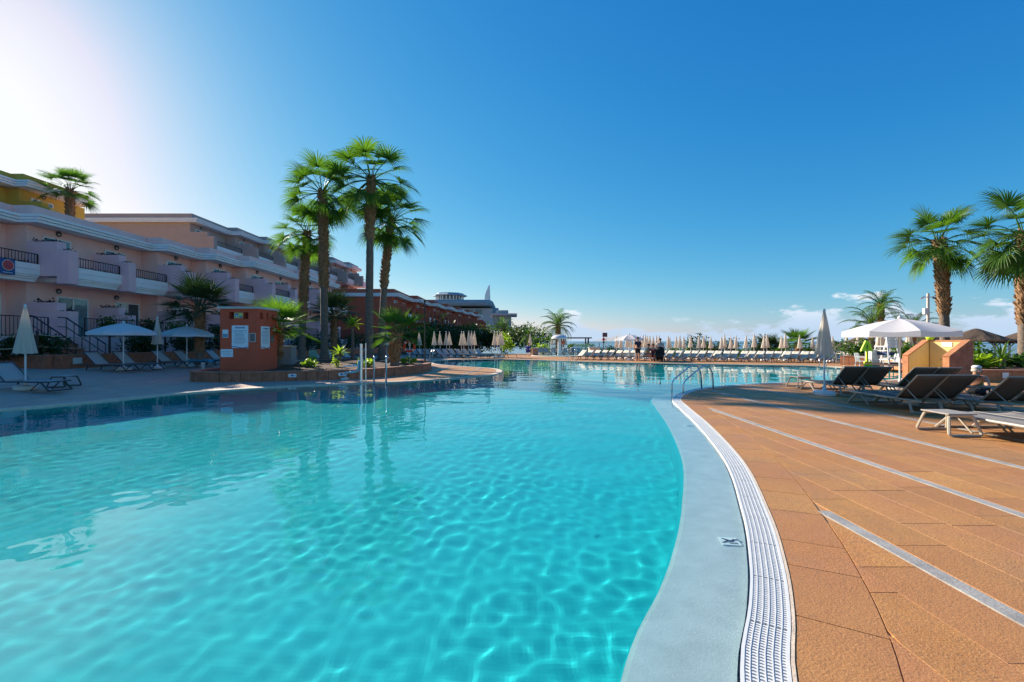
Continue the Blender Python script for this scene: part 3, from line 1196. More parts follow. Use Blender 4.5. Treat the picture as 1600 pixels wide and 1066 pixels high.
# taupe block further along
brn = stepped_building('taupe_building', 'taupe stepped apartment block rising behind the far half of the pink block', [(45.8, 51.5, -32.4, 1), (51.5, 56, -31.3, 1), (56, 60.5, -30.4, 1), (60.5, 65, -29.5, 1), (65, 69.5, -28.6, 1), (69.5, 74, -27.6, 1), (74, 78.5, -26.7, 1)], [4.6, 7.7, 10.8],
                       dict(wall=M['brown'], trim=M['white_paint'], plant=M['brown'], plant2=M['brown'], storey=3.05, depth=13, base=-.2, over=.8, proj=2.4, balcony=[True, True, True], detail=False))
# red block
red_units = [(54, 62, -14.2, 2), (62, 69, -13.1, 2), (69, 76, -12.0, 2), (76, 83, -10.9, 2), (83, 90, -9.8, 2), (90, 97, -8.7, 2), (97, 104, -7.5, 2)]
redb = stepped_building('red_building', 'terracotta red stepped apartment block with pale cornice beyond the palms', red_units, [1.4, 4.3],
                        dict(wall=M['red'], trim=M['white_paint'], plant=M['red'], plant2=M['red'], storey=2.9, depth=14, base=-.2, over=.8, proj=1.8, balcony=[False, True], detail=False))

# grey block with a hexagonal roof pavilion, far behind
M['slate'] = mat('blue_grey_roof', (.26, .34, .38), .6, .1, 1.0)
M['pale_wall'] = mat('pale_grey_wall', (.46, .46, .45), .8, .08, 1.0)
gre = empty('grey_building', (0, 0, 0), 0, 'grey building with rounded flat roof and a glazed roof pavilion in the distance', 'building')
MB().box((-17.5, 160, 6), (22, 20, 12.6)).build('wall', M['pale_wall'], gre)
b = MB()
prof = []
for k in range(9):
    q = PI * k / 8
    prof.append((math.sin(q), -math.cos(q)))
vs = []
xs_ = [-29.5, -7.4]
b.tube([(-29.5, 148.5, 13.9), (-9, 148.5, 13.9), (-7.6, 149.2, 13.9), (-7.2, 151, 13.9), (-7.2, 170, 13.9)], 1.1, 10)
b.box((-18.5, 160, 14.0), (22, 22, 1.9))
b.build('roof', M['slate'], gre)
b = MB()
b.tube([(-7.4, 156, 11.5), (-4.6, 156, 11.5)], [1.5, 1.3], 12)
b.build('round_canopy', M['slate'], gre)
for k in range(6):
    MB().box((-26 + 3 * k, 149.9, 11.0), (2.0, .3, 1.6)).build('window', M['glass'], gre)
pav = MB()
pc = (-20.8, 152.5)
hexa = [(pc[0] + 4.6 * math.cos(PI / 8 + k * PI / 4), pc[1] + 4.6 * math.sin(PI / 8 + k * PI / 4)) for k in range(8)]
pav.prism(hexa, 14.7, 15.1)
pv = pav.build('pavilion', M['white_paint'], gre)
for k in range(8):
    a_, b_ = Vector((*hexa[k], 0)), Vector((*hexa[(k + 1) % 8], 0))
    for t in (0.0, .34, .67):
        q = a_.lerp(b_, t)
        MB().box((q.x, q.y, 15.75), (.4, .4, 1.3)).build('column', M['white_paint'], pv)
pav = MB()
pav.prism([(pc[0] + (x - pc[0]) * .88, pc[1] + (y - pc[1]) * .88) for x, y in hexa], 15.1, 16.4)
pav.build('glazing', M['glass'], pv)
pav = MB()
pav.lathe([(5.8, 16.4), (5.8, 16.65), (4.6, 17.15), (4.4, 17.4), (.2, 17.5)], (pc[0], pc[1], 0), 8)
pav.build('pavilion_roof', M['slate'], pv)
# tapering stone-clad sail tower
b = MB()
b.prism([(-9.5, 158), (-7.6, 158), (-7.6, 159.6), (-9.5, 159.6)], 12, 17)
b.add([(-9.5, 158, 17), (-7.6, 158, 17), (-7.6, 159.6, 17), (-9.5, 159.6, 17), (-9.1, 158, 18.4), (-7.7, 158, 18.7), (-7.7, 159.4, 18.7), (-9.1, 159.4, 18.4), (-8.2, 158.2, 20.6), (-7.8, 158.2, 21.1), (-7.8, 159.2, 21.1), (-8.2, 159.2, 20.6)],
      [(0, 1, 5, 4), (1, 2, 6, 5), (2, 3, 7, 6), (3, 0, 4, 7), (4, 5, 9, 8), (5, 6, 10, 9), (6, 7, 11, 10), (7, 4, 8, 11), (8, 9, 10, 11)])
b.build('sail_tower', mat('pale_tower_stone', (.82, .76, .72), .8, .2, .5), gre)
# small teal block at the end of the row
tb = empty('teal_building', (0, 0, 0), 0, 'small teal grey block with overhanging flat roof at the end of the red row', 'building')
MB().box((-2.6, 122, 4.0), (4.8, 8, 8.2)).build('wall', M['slate'], tb)
MB().box((-2.2, 121.6, 8.35), (7.0, 9.4, .5)).build('roof', M['pale_wall'], tb)
MB().box((-2.6, 121.4, 9.1), (3.2, 5, .9)).build('roof_house', M['slate'], tb)
for k in range(2):
    MB().box((-3.6 + 2.0 * k, 117.95, 5.4), (1.1, .12, 1.3)).build('window', M['glass'], tb)
# ------------------------------------------------------------------ palms
def fan_frond(elev, seed, petiole=1.25, blade=1.15, nleaf=30, spread=112, tipdroop=.55, wid=1.0):
    """one palmate frond; x points out from the trunk, elev is the petiole's angle above level"""
    r = random.Random(seed)
    b = MB()
    # petiole sags a little
    pts = []
    n = 6
    for k in range(n + 1):
        t = k / n
        e = elev - .45 * t * t
        pts.append((pts[-1] + Vector((math.cos(e), r.uniform(-.01, .01), math.sin(e))) * petiole / n) if pts else Vector((0, 0, 0)))
    b.tube(pts, [.030 - .018 * k / n for k in range(n + 1)], 5)
    hub = pts[-1]
    d = (pts[-1] - pts[-2]).normalized()
    side = Vector((0, 1, 0))
    nor = d.cross(side).normalized() * -1
    if nor.z < 0: nor = -nor
    for k in range(nleaf):
        a = R(-spread + 2 * spread * k / (nleaf - 1)) + r.uniform(-.03, .03)
        ln = blade * (1.0 - .22 * abs(a / R(spread)) ** 2) * r.uniform(.88, 1.08)
        dirn = (d * math.cos(a) + side * math.sin(a)).normalized()
        cup = .22
        dirn = (dirn + nor * cup * (abs(math.sin(a)))).normalized()
        sd = dirn.cross(nor).normalized()
        w0 = .5 * 2 * R(spread) / nleaf * ln * .42 * wid
        prev = None
        segs = 5
        p_ = hub.copy()
        dd = dirn.copy()
        rows = []
        for q in range(segs + 1):
            t = q / segs
            w = w0 * (.25 + 1.9 * t if t < .42 else (1.05 * (1 - t) / .58 + .03))
            fold = nor * w * .5 * (1 if q else 0)
            rows.append((p_ - sd * w + fold * .4, p_.copy() - fold * .3, p_ + sd * w + fold * .4))
            dd = (dd + Vector((0, 0, -1)) * tipdroop * (t ** 2.2) * r.uniform(.7, 1.3)).normalized()
            p_ = p_ + dd * ln / segs
        vs = [v for row in rows for v in row]
        fs = []
        for q in range(segs):
            o = q * 3
            fs += [(o, o + 1, o + 4, o + 3), (o + 1, o + 2, o + 5, o + 4)]
        b.add(vs, fs)
    return b


def feather_frond(elev, seed, length=2.6, droop=1.5, nl=34, leaf=.5):
    r = random.Random(seed)
    b = MB()
    n = 12
    pts = [Vector((0, 0, 0))]
    e = elev
    for k in range(n):
        e -= droop / n * (.4 + 1.2 * k / n)
        pts.append(pts[-1] + Vector((math.cos(e), r.uniform(-.02, .02), math.sin(e))) * length / n)
    b.tube(pts, [.035 - .028 * k / n for k in range(n + 1)], 5)
    for s_ in (-1, 1):
        for k in range(nl):
            t = .14 + .86 * k / (nl - 1)
            f = t * n
            i = min(n - 1, int(f))
            p_ = pts[i].lerp(pts[i + 1], f - i)
            d = (pts[i + 1] - pts[i]).normalized()
            ln = leaf * (math.sin(PI * (.12 + .80 * t)) * .9 + .1) * r.uniform(.85, 1.15)
            up = Vector((-d.z, 0, d.x))
            dirn = (Vector((0, s_, 0)) * .9 + d * .55 + up * r.uniform(-.05, .35)).normalized()
            mid = p_ + dirn * ln * .5
            end = mid + (dirn + Vector((0, 0, -.75))).normalized() * ln * .5
            w = .016 + .012 * ln
            b.add([p_ - d * w * .5, p_ + d * w * .5, mid + d * w, mid - d * w, end], [(0, 1, 2, 3), (3, 2, 4)])
    return b


FAN = {}
random.seed(3)
for e_deg in (82, 62, 42, 22, 2, -18, -42):
    for v in range(2):
        FAN[(e_deg, v)] = fan_frond(R(e_deg), e_deg * 7 + v, tipdroop=.62 + .42 * v).mesh('fan_frond', M['fan'])
FAND = {}
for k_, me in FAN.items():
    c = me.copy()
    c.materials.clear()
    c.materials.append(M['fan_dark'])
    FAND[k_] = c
STIFF = {}
for e_deg in (80, 60, 40, 20, 0, -20):
    for v in range(2):
        STIFF[(e_deg, v)] = fan_frond(R(e_deg), e_deg * 5 + v + 900, petiole=.9, blade=.95, nleaf=26, spread=125, tipdroop=.10 + .10 * v, wid=.9).mesh('stiff_frond', M['fan'])
STIFFD = {}
for k_, me in STIFF.items():
    c = me.copy()
    c.materials.clear()
    c.materials.append(M['fan_dark'])
    STIFFD[k_] = c
FEA = {}
for e_deg in (80, 58, 36, 14, -8):
    for v in range(2):
        FEA[(e_deg, v)] = feather_frond(R(e_deg), e_deg * 3 + v + 500, droop=1.35 + .35 * v).mesh('feather_frond', M['feather'])


def trunk_part(root, h, r0, r1, lean, boots_from, seed, boot_mat='boot', swell=1.0):
    r0, r1 = r0 * .80, r1 * .74
    r = random.Random(seed)
    b = MB()
    n = max(6, int(h / .22))
    axis = lambda t: Vector((lean[0] * t * t, lean[1] * t * t, h * t))
    vs, fs = [], []
    m_ = 14
    for k in range(n + 1):
        t = k / n
        rr = r0 + (r1 - r0) * t + (.35 * r0 * (1 - t / .06) if t < .06 else 0)
        rr *= 1 + .03 * r.uniform(-1, 1) + (.025 if k % 2 else 0)
        c = axis(t)
        for q in range(m_):
            a = 2 * PI * q / m_
            j = 1 + .04 * r.uniform(-1, 1)
            vs.append(c + Vector((math.cos(a) * rr * j, math.sin(a) * rr * j, 0)))
    for k in range(n):
        for q in range(m_):
            p_ = (q + 1) % m_
            fs.append((k * m_ + q, k * m_ + p_, (k + 1) * m_ + p_, (k + 1) * m_ + q))
    b.add(vs, fs)
    b.build('trunk', M['trunk'], root, smooth=50)
    # old leaf bases spiralling round the upper trunk
    if boots_from < 1:
        b = MB()
        z = boots_from * h
        k = 0
        while z < h + .05:
            t = min(1.0, z / h)
            base_r = (r0 + (r1 - r0) * t) * (1.0 + .12 * swell * math.sin(PI * min(1, max(0, (t - boots_from) / (1.001 - boots_from)))) )
            a = k * 2.39996
            c = axis(t)
            d = Vector((math.cos(a), math.sin(a), 0))
            s_ = Vector((-d.y, d.x, 0))
            w = .075 * r.uniform(.7, 1.3)
            ln = .26 * r.uniform(.6, 1.35)
            out = .085 * r.uniform(.3, 1.9)
            p0 = c + d * (base_r * .86)
            tip = c + d * (base_r + out) + Vector((0, 0, ln)) + s_ * r.uniform(-.05, .05)
            mid = c + d * (base_r + out * .35) + Vector((0, 0, ln * .45))
            b.add([p0 - s_ * w, p0 + s_ * w, mid + s_ * w * .7, mid - s_ * w * .7, tip + s_ * w * .4, tip - s_ * w * .4, p0 + Vector((0, 0, ln * .8))],
                  [(0, 1, 2, 3), (3, 2, 4, 5), (1, 6, 4, 2), (0, 3, 5, 6), (5, 4, 6)])
            z += .011 / max(.12, base_r) * .20
            k += 1
        tag(b.build('leaf_base', M[boot_mat], root), kind='stuff')
    return axis(1)


def fan_palm(name, loc, h, label, r0=.24, r1=.21, lean=(0, 0), nfr=30, scale=1.0, boots=.45, seed=1, lib=None, group=None, low=-42, skirt=0, cat='palm tree', high=84):
    lib = lib or FAN
    r = random.Random(seed)
    root = empty(name, loc, 0, label, cat, group)
    top = trunk_part(root, h, r0, r1, lean, boots, seed)
    classes = sorted({k_[0] for k_ in lib if low <= k_[0] <= high}, reverse=True)
    for k in range(nfr):
        t = (k + .5) / nfr
        e = classes[min(len(classes) - 1, int(t ** (.72 if len(classes) > 6 else .95) * len(classes)))]
        az = k * 2.39996 + r.uniform(-.25, .25)
        o = link('frond', lib[(e, r.randrange(2))], root, top + Vector((math.cos(az), math.sin(az), 0)) * r1 * .4 + Vector((0, 0, .12 * (1 - t) - .05)), (0, 0, az), scale * r.uniform(.85, 1.12))
        o.rotation_euler = (r.uniform(-.25, .25), r.uniform(-.12, .12), az)
    return root


def feather_palm(name, loc, h, label, r0=.22, r1=.2, lean=(0, 0), nfr=24, scale=1.0, boots=.7, seed=1, group=None, low=-8):
    r = random.Random(seed)
    root = empty(name, loc, 0, label, 'palm tree', group)
    top = trunk_part(root, h, r0, r1, lean, boots, seed)
    classes = sorted({k_[0] for k_ in FEA if k_[0] >= low}, reverse=True)
    for k in range(nfr):
        t = (k + .5) / nfr
        e = classes[min(len(classes) - 1, int(t * len(classes)))]
        az = k * 2.39996 + r.uniform(-.2, .2)
        o = link('frond', FEA[(e, r.randrange(2))], root, top + Vector((0, 0, .1 * (1 - t))), (r.uniform(-.2, .2), 0, az), scale * r.uniform(.85, 1.12))
    return root


SOIL_Z = .42
# tall fan palms in the island bed
fan_palm('fan_palm', (*AT(507, 560, 27.0).xy, SOIL_Z), 9.85, 'tall fan palm with thick shaggy upper trunk, left of the two highest crowns', .27, .26, (-.12, 0), 28, 1.16, .42, 1, group='tall fan palms in the island bed')
fan_palm('fan_palm', (*AT(577, 563, 25.0).xy, SOIL_Z), 9.9, 'tallest fan palm whose shaggy bark ends high above a smooth grey trunk', .27, .24, (.10, 0), 29, 1.16, .66, 2, group='tall fan palms in the island bed')
fan_palm('fan_palm', (*AT(596, 560, 27.5).xy, SOIL_Z), 8.3, 'leaning fan palm right of the tallest one, crown lower', .24, .23, (.62, 0), 29, 1.08, .50, 3, group='tall fan palms in the island bed')
fan_palm('fan_palm', (*AT(472, 555, 29.0).xy, .3), 8.0, 'slimmer fan palm standing furthest left and behind the tall palms', .27, .24, (.35, 0), 28, 1.0, .30, 4, group='tall fan palms in the island bed')
# right-hand pair
fan_palm('fan_palm', (*AT(1477, 560, 23.0).xy, 0), 6.45, 'fan palm with orange shaggy trunk behind the shower wall', .24, .28, (-.35, 0), 32, .95, .42, 5)
fan_palm('fan_palm', (*AT(1600, 560, 20.0).xy, 0), 6.15, 'fan palm cut by the right edge of the picture', .24, .27, (.0, 0), 34, 1.05, .35, 6)
# roof-terrace palm
fan_palm('fan_palm', (-30.0, 30.9, 5.5), 6.2, 'fan palm standing up above the pink roof in front of the ochre block', .24, .22, (0, 0), 22, .80, .3, 7, low=-20)
for k, (x, y, z) in enumerate(((-31.2, 36.5, 9.0), (-30.3, 38.5, 8.7))):
    feather_palm('roof_palm', (x, y, z - 2.5), 2.3, ('bright feather palm tuft just above the pink roof, nearer one', 'bright feather palm tuft just above the pink roof, further one')[k], .15, .12, nfr=14, scale=.55, seed=40 + k, group='palm tufts above the pink roof')
# low fan palms
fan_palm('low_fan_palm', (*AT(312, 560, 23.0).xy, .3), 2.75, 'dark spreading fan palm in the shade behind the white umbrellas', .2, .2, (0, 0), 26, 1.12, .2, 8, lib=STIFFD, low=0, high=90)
fan_palm('low_fan_palm', (*AT(434, 560, 19.6).xy, .35), 1.6, 'bright green fan palm behind the terracotta kiosk', .17, .17, (.12, 0), 20, .92, .2, 9, lib=STIFF, low=0, high=90)
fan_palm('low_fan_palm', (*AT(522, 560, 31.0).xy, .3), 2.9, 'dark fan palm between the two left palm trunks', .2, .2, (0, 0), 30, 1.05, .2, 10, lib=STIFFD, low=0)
fan_palm('low_fan_palm', (*AT(616, 562, 21.0).xy, SOIL_Z - .05), 1.35, 'short thick fan palm beside the orange lifebuoy', .24, .2, (.22, 0), 19, .86, .05, 11, lib=STIFF, low=0, high=90)
# feather palms
feather_palm('feather_palm', (*AT(872, 556, 50.0).xy, 0), 3.1, 'feather palm with drooping fronds behind the mushroom fountain', .32, .26, nfr=30, scale=.98, boots=.3, seed=12)
feather_palm('feather_palm', (*AT(1376, 560, 42.0).xy, -.5), 5.2, 'taller feather palm with arching fronds above the white umbrella', .30, .26, nfr=26, scale=.80, boots=.6, seed=13)
feather_palm('feather_palm', (*AT(1362, 560, 38.0).xy, -.3), 3.0, 'lower broad feather palm left behind the white umbrella', .26, .24, nfr=22, scale=1.0, boots=.6, seed=14)
feather_palm('feather_palm', (*AT(1426, 560, 40.0).xy, -.3), 2.8, 'lower feather palm right behind the white umbrella', .26, .24, nfr=20, scale=.95, boots=.6, seed=15)
feather_palm('feather_palm', (*AT(786, 556, 62.0).xy, -.1), 3.3, 'dark bushy palm at the far end of the red building', .3, .28, nfr=26, scale=.85, boots=.5, seed=16)
feather_palm('feather_palm', (*AT(828, 556, 66.0).xy, -.1), 2.3, 'dark green palm in the trees left of the fountain', .3, .28, nfr=24, scale=.85, boots=.5, seed=17)
fan_palm('low_fan_palm', (*AT(1247, 558, 37.0).xy, -.2), 1.3, 'bushy green fan palm behind the far row of umbrellas', .2, .2, (0, 0), 26, 1.0, .2, 18, lib=STIFF, low=0)
fan_palm('low_fan_palm', (*AT(1203, 558, 40.0).xy, -.3), .7, 'low dark fan palm behind the far row of umbrellas', .2, .2, (0, 0), 22, 1.05, .2, 19, lib=STIFFD, low=0)


# ------------------------------------------------------------------ shrubs and hedges
def shrub(name, label, loc, size, n, leaf, mat_, seed, cat='shrub', group=None, stems=4, shape='dome', flowers=None, rz=0.0):
    r = random.Random(seed)
    root = empty(name, loc, rz, label, cat, group)
    lumps = [(Vector((r.uniform(-.7, .7) * size[0], r.uniform(-.7, .7) * size[1], r.uniform(.35, .75) * size[2])), r.uniform(.35, .6)) for _ in range(9)]
    pts = []
    while len(pts) < n:
        if shape == 'box':
            f = r.random()
            p_ = Vector((r.uniform(-1, 1) * size[0], r.uniform(-1, 1) * size[1], r.uniform(0.02, 1) * size[2]))
            # mostly near the surface
            ax = r.randrange(3)
            k = .88 + .16 * r.random() + .08 * math.sin(p_.x * 5 + p_.y * 3) * math.sin(p_.z * 6)
            if ax == 0: p_.x = math.copysign(size[0] * k, p_.x)
            elif ax == 1: p_.y = math.copysign(size[1] * k, p_.y)
            else: p_.z = size[2] * k
        else:
            c, rad = r.choice(lumps)
            d = Vector((r.gauss(0, 1), r.gauss(0, 1), r.gauss(0, 1))).normalized() * r.random() ** .35 * rad
            p_ = c + Vector((d.x * size[0], d.y * size[1], d.z * size[2]))
            if p_.z < 0: continue
        pts.append(p_)
    b = MB()
    leaf_quads(b, pts, leaf, rnd=r)
    tag(b.build('foliage', mat_, root), kind='stuff')
    b = MB()
    for k in range(stems):
        a = 2 * PI * k / stems
        e = Vector((math.cos(a) * size[0] * .5, math.sin(a) * size[1] * .5, size[2] * .6))
        st = MB()
        st.tube([(e.x * .15, e.y * .15, 0), (e.x * .5, e.y * .5, size[2] * .3), e], [.025, .018, .008], 5)
        st.build('stem', M['stem'], root)
    if flowers:
        b = MB()
        leaf_quads(b, r.sample(pts, flowers), leaf * .7, rnd=r)
        tag(b.build('flowers', M['flower_red'], root), kind='stuff')
    return root


# hedge and shrubs in front of the pink terraces
hs = [(-19.6, 15.2, .95), (-19.9, 18.6, 1.0), (-19.3, 23.8, 1.15), (-18.9, 26.6, 1.2), (-18.4, 29.4, 1.25), (-17.6, 32.6, 1.3), (-16.6, 36.0, 1.4), (-16.0, 39.6, 1.5), (-15.3, 43.4, 1.6), (-14.6, 47.2, 1.8)]
for k, (x, y, h) in enumerate(hs):
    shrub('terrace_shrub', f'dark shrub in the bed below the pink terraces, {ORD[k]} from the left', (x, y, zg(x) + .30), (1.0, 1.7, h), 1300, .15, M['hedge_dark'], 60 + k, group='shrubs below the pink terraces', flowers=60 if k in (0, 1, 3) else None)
for k, (x, y) in enumerate(((-21.2, 24.2), (-21.0, 26.4), (-20.6, 28.3), (-19.9, 30.6), (-19.0, 33.4), (-18.2, 37.5))):
    shrub('railing_plant', f'leafy plant spilling over the terrace railing, {ORD[k]} from the left', (x, y, 1.70), (.5, .8, .95), 500, .13, M['hedge_dark'] if k % 2 else M['hedge'], 80 + k, group='plants along the terrace railing', cat='plant')
# trees and bushes in front of the red building
for k, (px, Y, h, w) in enumerate(((655, 52, 3.3, 2.4), (690, 56, 3.9, 2.8), (718, 60, 3.6, 2.6), (745, 66, 3.8, 2.6), (768, 64, 3.2, 2.4), (800, 74, 3.4, 3.0), (815, 80, 4.2, 3.4), (838, 86, 3.8, 3.2))):
    p_ = AT(px, 533, Y)
    shrub('garden_tree', f'dark rounded garden tree below the red building, {ORD[k]} from the left', (p_.x, Y, -.1), (w, w, h), 1700, .30, M['hedge_dark'] if k % 3 else M['hedge'], 100 + k, cat='tree', group='garden trees below the red building')
shrub('lime_bush', 'yellow green bush beside the stacked umbrellas left of the fountain', (*AT(792, 533, 52).xy, 0), (.9, .9, 2.1), 700, .20, M['lime_leaf'], 120, cat='bush')
# clipped hedges round the fountain
shrub('clipped_hedge', 'tall clipped hedge left of the mushroom fountain', (*AT(850, 533, 53).xy, 0), (1.6, .6, 1.75), 1500, .16, M['hedge'], 121, 'hedge', shape='box')
shrub('round_bush', 'bright round bush in front of the clipped hedge', (*AT(848, 533, 50.5).xy, 0), (.8, .7, 1.15), 700, .15, M['lime_leaf'], 122, 'bush')
shrub('clipped_hedge', 'low clipped hedge right of the mushroom fountain', (*AT(908, 533, 51).xy, 0), (1.4, .7, 1.05), 1100, .15, M['hedge'], 123, 'hedge', shape='box')
# shrubs along the sea fence behind the far row
for k, (px, Y, h, w) in enumerate(((1092, 41, 2.0, 1.1), (1113, 40, 1.3, 1.1), (1138, 40, 1.5, 1.0), (1185, 40, 1.8, 1.4), (1218, 39, 1.2, 1.2), (1160, 41, .9, 1.3), (1262, 38, 1.0, 1.3), (1060, 42, .9, 1.4), (960, 46, .9, 1.4), (925, 48, .8, 1.2))):
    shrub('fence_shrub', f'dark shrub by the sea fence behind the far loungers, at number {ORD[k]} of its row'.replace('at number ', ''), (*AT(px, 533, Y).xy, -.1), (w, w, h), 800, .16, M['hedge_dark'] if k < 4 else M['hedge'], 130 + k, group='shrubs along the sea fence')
shrub('planter_bush', 'rounded bright green bush in the far orange planter', (*AT(1333, 533, 29.5).xy, .35), (1.15, .8, 1.05), 1200, .13, M['hedge'], 150, 'bush')
shrub('planter_bush', 'leafy bush growing behind the umbrella poles by the shower wall', (*AT(1412, 533, 27.0).xy, .3), (.9, .8, 1.0), 900, .13, M['hedge'], 151, 'bush')
shrub('garden_shrub', 'tall loose shrub right of the shower wall', (*AT(1524, 533, 20.5).xy, .3), (.55, .6, .95), 500, .16, M['hedge'], 152)
shrub('garden_shrub', 'broad leaved plants at the foot of the shower wall', (*AT(1527, 533, 19.0).xy, .32), (.7, .5, .5), 350, .22, M['lime_leaf'], 153)
shrub('garden_shrub', 'low shrubs between the agave and the right palm', (*AT(1585, 533, 20.0).xy, .3), (.8, .6, .6), 450, .15, M['hedge'], 154)


def rosette(name, label, loc, n, ln, w, mat_, seed, stem_h=.4, e0=1.45, e1=-.3, cat='plant', group=None):
    """plant of long strap leaves from one point on a short stem"""
    r = random.Random(seed)
    root = empty(name, loc, 0, label, cat, group)
    st = MB()
    st.tube([(0, 0, 0), (.01, 0, stem_h * .5), (0, 0, stem_h)], [.11, .09, .08], 8)
    st.build('stem', M['trunk'], root)
    for k in range(n):
        az = k * 2.39996
        e = e0 + (e1 - e0) * ((k + .5) / n)
        b = MB()
        L_ = ln * r.uniform(.8, 1.15)
        p_ = Vector((0, 0, 0))
        rows = []
        for q in range(5):
            t = q / 4
            ww = w * (.6 + .8 * t if t < .5 else 2.0 * (1 - t) + .02)
            s_ = Vector((0, 1, 0))
            rows += [p_ - s_ * ww + Vector((0, 0, ww * .35)), p_.copy(), p_ + s_ * ww + Vector((0, 0, ww * .35))]
            ee = e - .55 * t * t
            p_ = p_ + Vector((math.cos(ee), 0, math.sin(ee))) * L_ / 4
        fs = []
        for q in range(4):
            o = q * 3
            fs += [(o, o + 1, o + 4, o + 3), (o + 1, o + 2, o + 5, o + 4)]
        b.add(rows, fs)
        o = b.build('leaf', mat_, root)
        o.location = (0, 0, stem_h)
        o.rotation_euler = (0, 0, az)
    return root


rosette('agave_plant', 'spiky agave on a short pale stem in the right-hand bed', (*AT(1565, 533, 18.6).xy, .33), 34, .85, .035, M['hedge'], 1, .45)
rosette('frangipani_tree', 'small bright leaved tree between the tall trunks', (*AT(551, 533, 25.5).xy, .42), 26, .62, .075, M['lime_leaf'], 2, 2.0, 1.3, -.5, 'tree')
rosette('broad_leaf_plant', 'yellow green broad leaved plant low behind the pool lift', (*AT(531, 533, 22.5).xy, .42), 22, .55, .06, M['lime_leaf'], 3, .45, 1.3, -.2)
for k, (px, Y) in enumerate(((490, 19.8), (478, 19.2), (568, 20.2), (575, 19.9), (636, 22.6), (645, 22.4))):
    shrub('ground_plant', f'small yellow green plant in the island bed soil, {ORD[k]} from the left', (*AT(px, 533, Y).xy, SOIL_Z - .06), (.30, .25, .30), 90, .12, M['lime_leaf'], 170 + k, 'plant', 'small plants in the island bed', stems=2)
shrub('ground_plant', 'small plant with a red flower beside the pool lift seat', (*AT(527, 533, 19.6).xy, SOIL_Z - .06), (.2, .2, .42), 70, .10, M['lime_leaf'], 180, 'plant', flowers=16, stems=2)
# ------------------------------------------------------------------ island bed with stone-clad wall
BED = [(-12.3, 17.9), (-12.1, 17.1), (-11.4, 16.75), (-10.4, 16.7), (-8.5, 17.1), (-6.36, 18.0), (-5.1, 19.7), (-4.35, 21.8), (-4.25, 23.6), (-4.7, 26.0), (-6.0, 28.6), (-9, 29.8), (-11.6, 28.6), (-12.5, 24), (-12.5, 19.6)]
bedc = catmull(BED, .12)
bed = empty('island_bed', (0, 0, 0), 0, 'raised island flower bed with red stone wall beside the pool', 'flower bed')
nb = len(bedc)
bn = []
for i in range(nb):
    t = (bedc[(i + 2) % nb] - bedc[i - 2]).normalized()
    bn.append(Vector((-t.y, t.x, 0)))       # inward
b = MB()
for i in range(nb):
    j = (i + 1) % nb
    p0, p1 = bedc[i] + bn[i] * .02, bedc[j] + bn[j] * .02
    b.add([(p0.x, p0.y, -.01), (p1.x, p1.y, -.01), (p1.x, p1.y, .33), (p0.x, p0.y, .33)], [(0, 1, 2, 3)])
b.build('backing', M['soil'], bed)


def ring_piece(name, i0, i1, o0, o1, z0, z1, mt, parent, ring, nrm, gap=.009):
    n = len(ring)
    ins, outs = [], []
    for k in range(i0, i1 + 1):
        p_, q = ring[k % n], nrm[k % n]
        t = (ring[(k + 1) % n] - ring[k % n]).normalized() * (gap if k == i0 else -gap if k == i1 else 0)
        outs.append(p_ + q * o0 + t)
        ins.append(p_ + q * o1 + t)
    poly = [(v.x, v.y) for v in outs] + [(v.x, v.y) for v in ins[::-1]]
    return MB().prism(poly, z0, z1).build(name, mt, parent)


random.seed(8)
i = 0
while i < nb:
    s_ = min(3, nb - i)
    ring_piece('stone_slab', i, i + s_, random.uniform(-.006, .004), .03, -.01, .325, M['stone'], bed, bedc, bn)
    i += s_
i = 0
while i < nb:
    s_ = min(4, nb - i)
    ring_piece('rim_stone', i, i + s_, -.03, .27, .327, .375 + random.uniform(-.003, .003), M['stone_rim'], bed, bedc, bn)
    i += s_
# soil mound
b = MB()
cen = sum(bedc, Vector()) / nb
rings = 6
vs, fs = [], []
for k in range(rings):
    t = k / rings
    for i in range(0, nb, 3):
        p_ = (bedc[i] + bn[i] * .15).lerp(cen, t)
        vs.append((p_.x, p_.y, .31 + .16 * math.sin(t * PI / 2) + random.uniform(-.025, .025) * (k > 0)))
m_ = len(range(0, nb, 3))
for k in range(rings - 1):
    for i in range(m_):
        j = (i + 1) % m_
        fs.append((k * m_ + i, k * m_ + j, (k + 1) * m_ + j, (k + 1) * m_ + i))
vs.append((cen.x, cen.y, .48))
for i in range(m_):
    fs.append(((rings - 1) * m_ + i, (rings - 1) * m_ + (i + 1) % m_, len(vs) - 1))
b.add(vs, fs)
b.build('soil', M['soil'], bed, smooth=True)
M['print_blue'] = mat('blue_print', (.03, .10, .28), .5, .05, 20)
for k, (px, py, txt) in enumerate(((463, 586, '1,30'), (533, 585, '1,30'))):
    # depth plaques on the wall
    q = G(px, 592)
    i = min(range(nb), key=lambda i: (bedc[i] - Vector((q.x, q.y, 0))).length)
    p_, n_ = bedc[i], bn[i]
    rz = math.atan2(n_.y, n_.x) - PI / 2
    pl = MB().box((0, 0, 0), (.27, .012, .125)).build('depth_plaque', M['tile_white'], bed)
    pl.location = p_ - n_ * .012 + Vector((0, 0, .20))
    pl.rotation_euler = (0, 0, rz)
    for (x_, w_, h_) in ((-.05, .028, .06), (-.01, .04, .07), (.03, .03, .065), (.09, .022, .05)):
        MB().box((x_, -.0068, 0), (w_, .002, h_)).build('plaque_mark', M['print_blue'], pl)

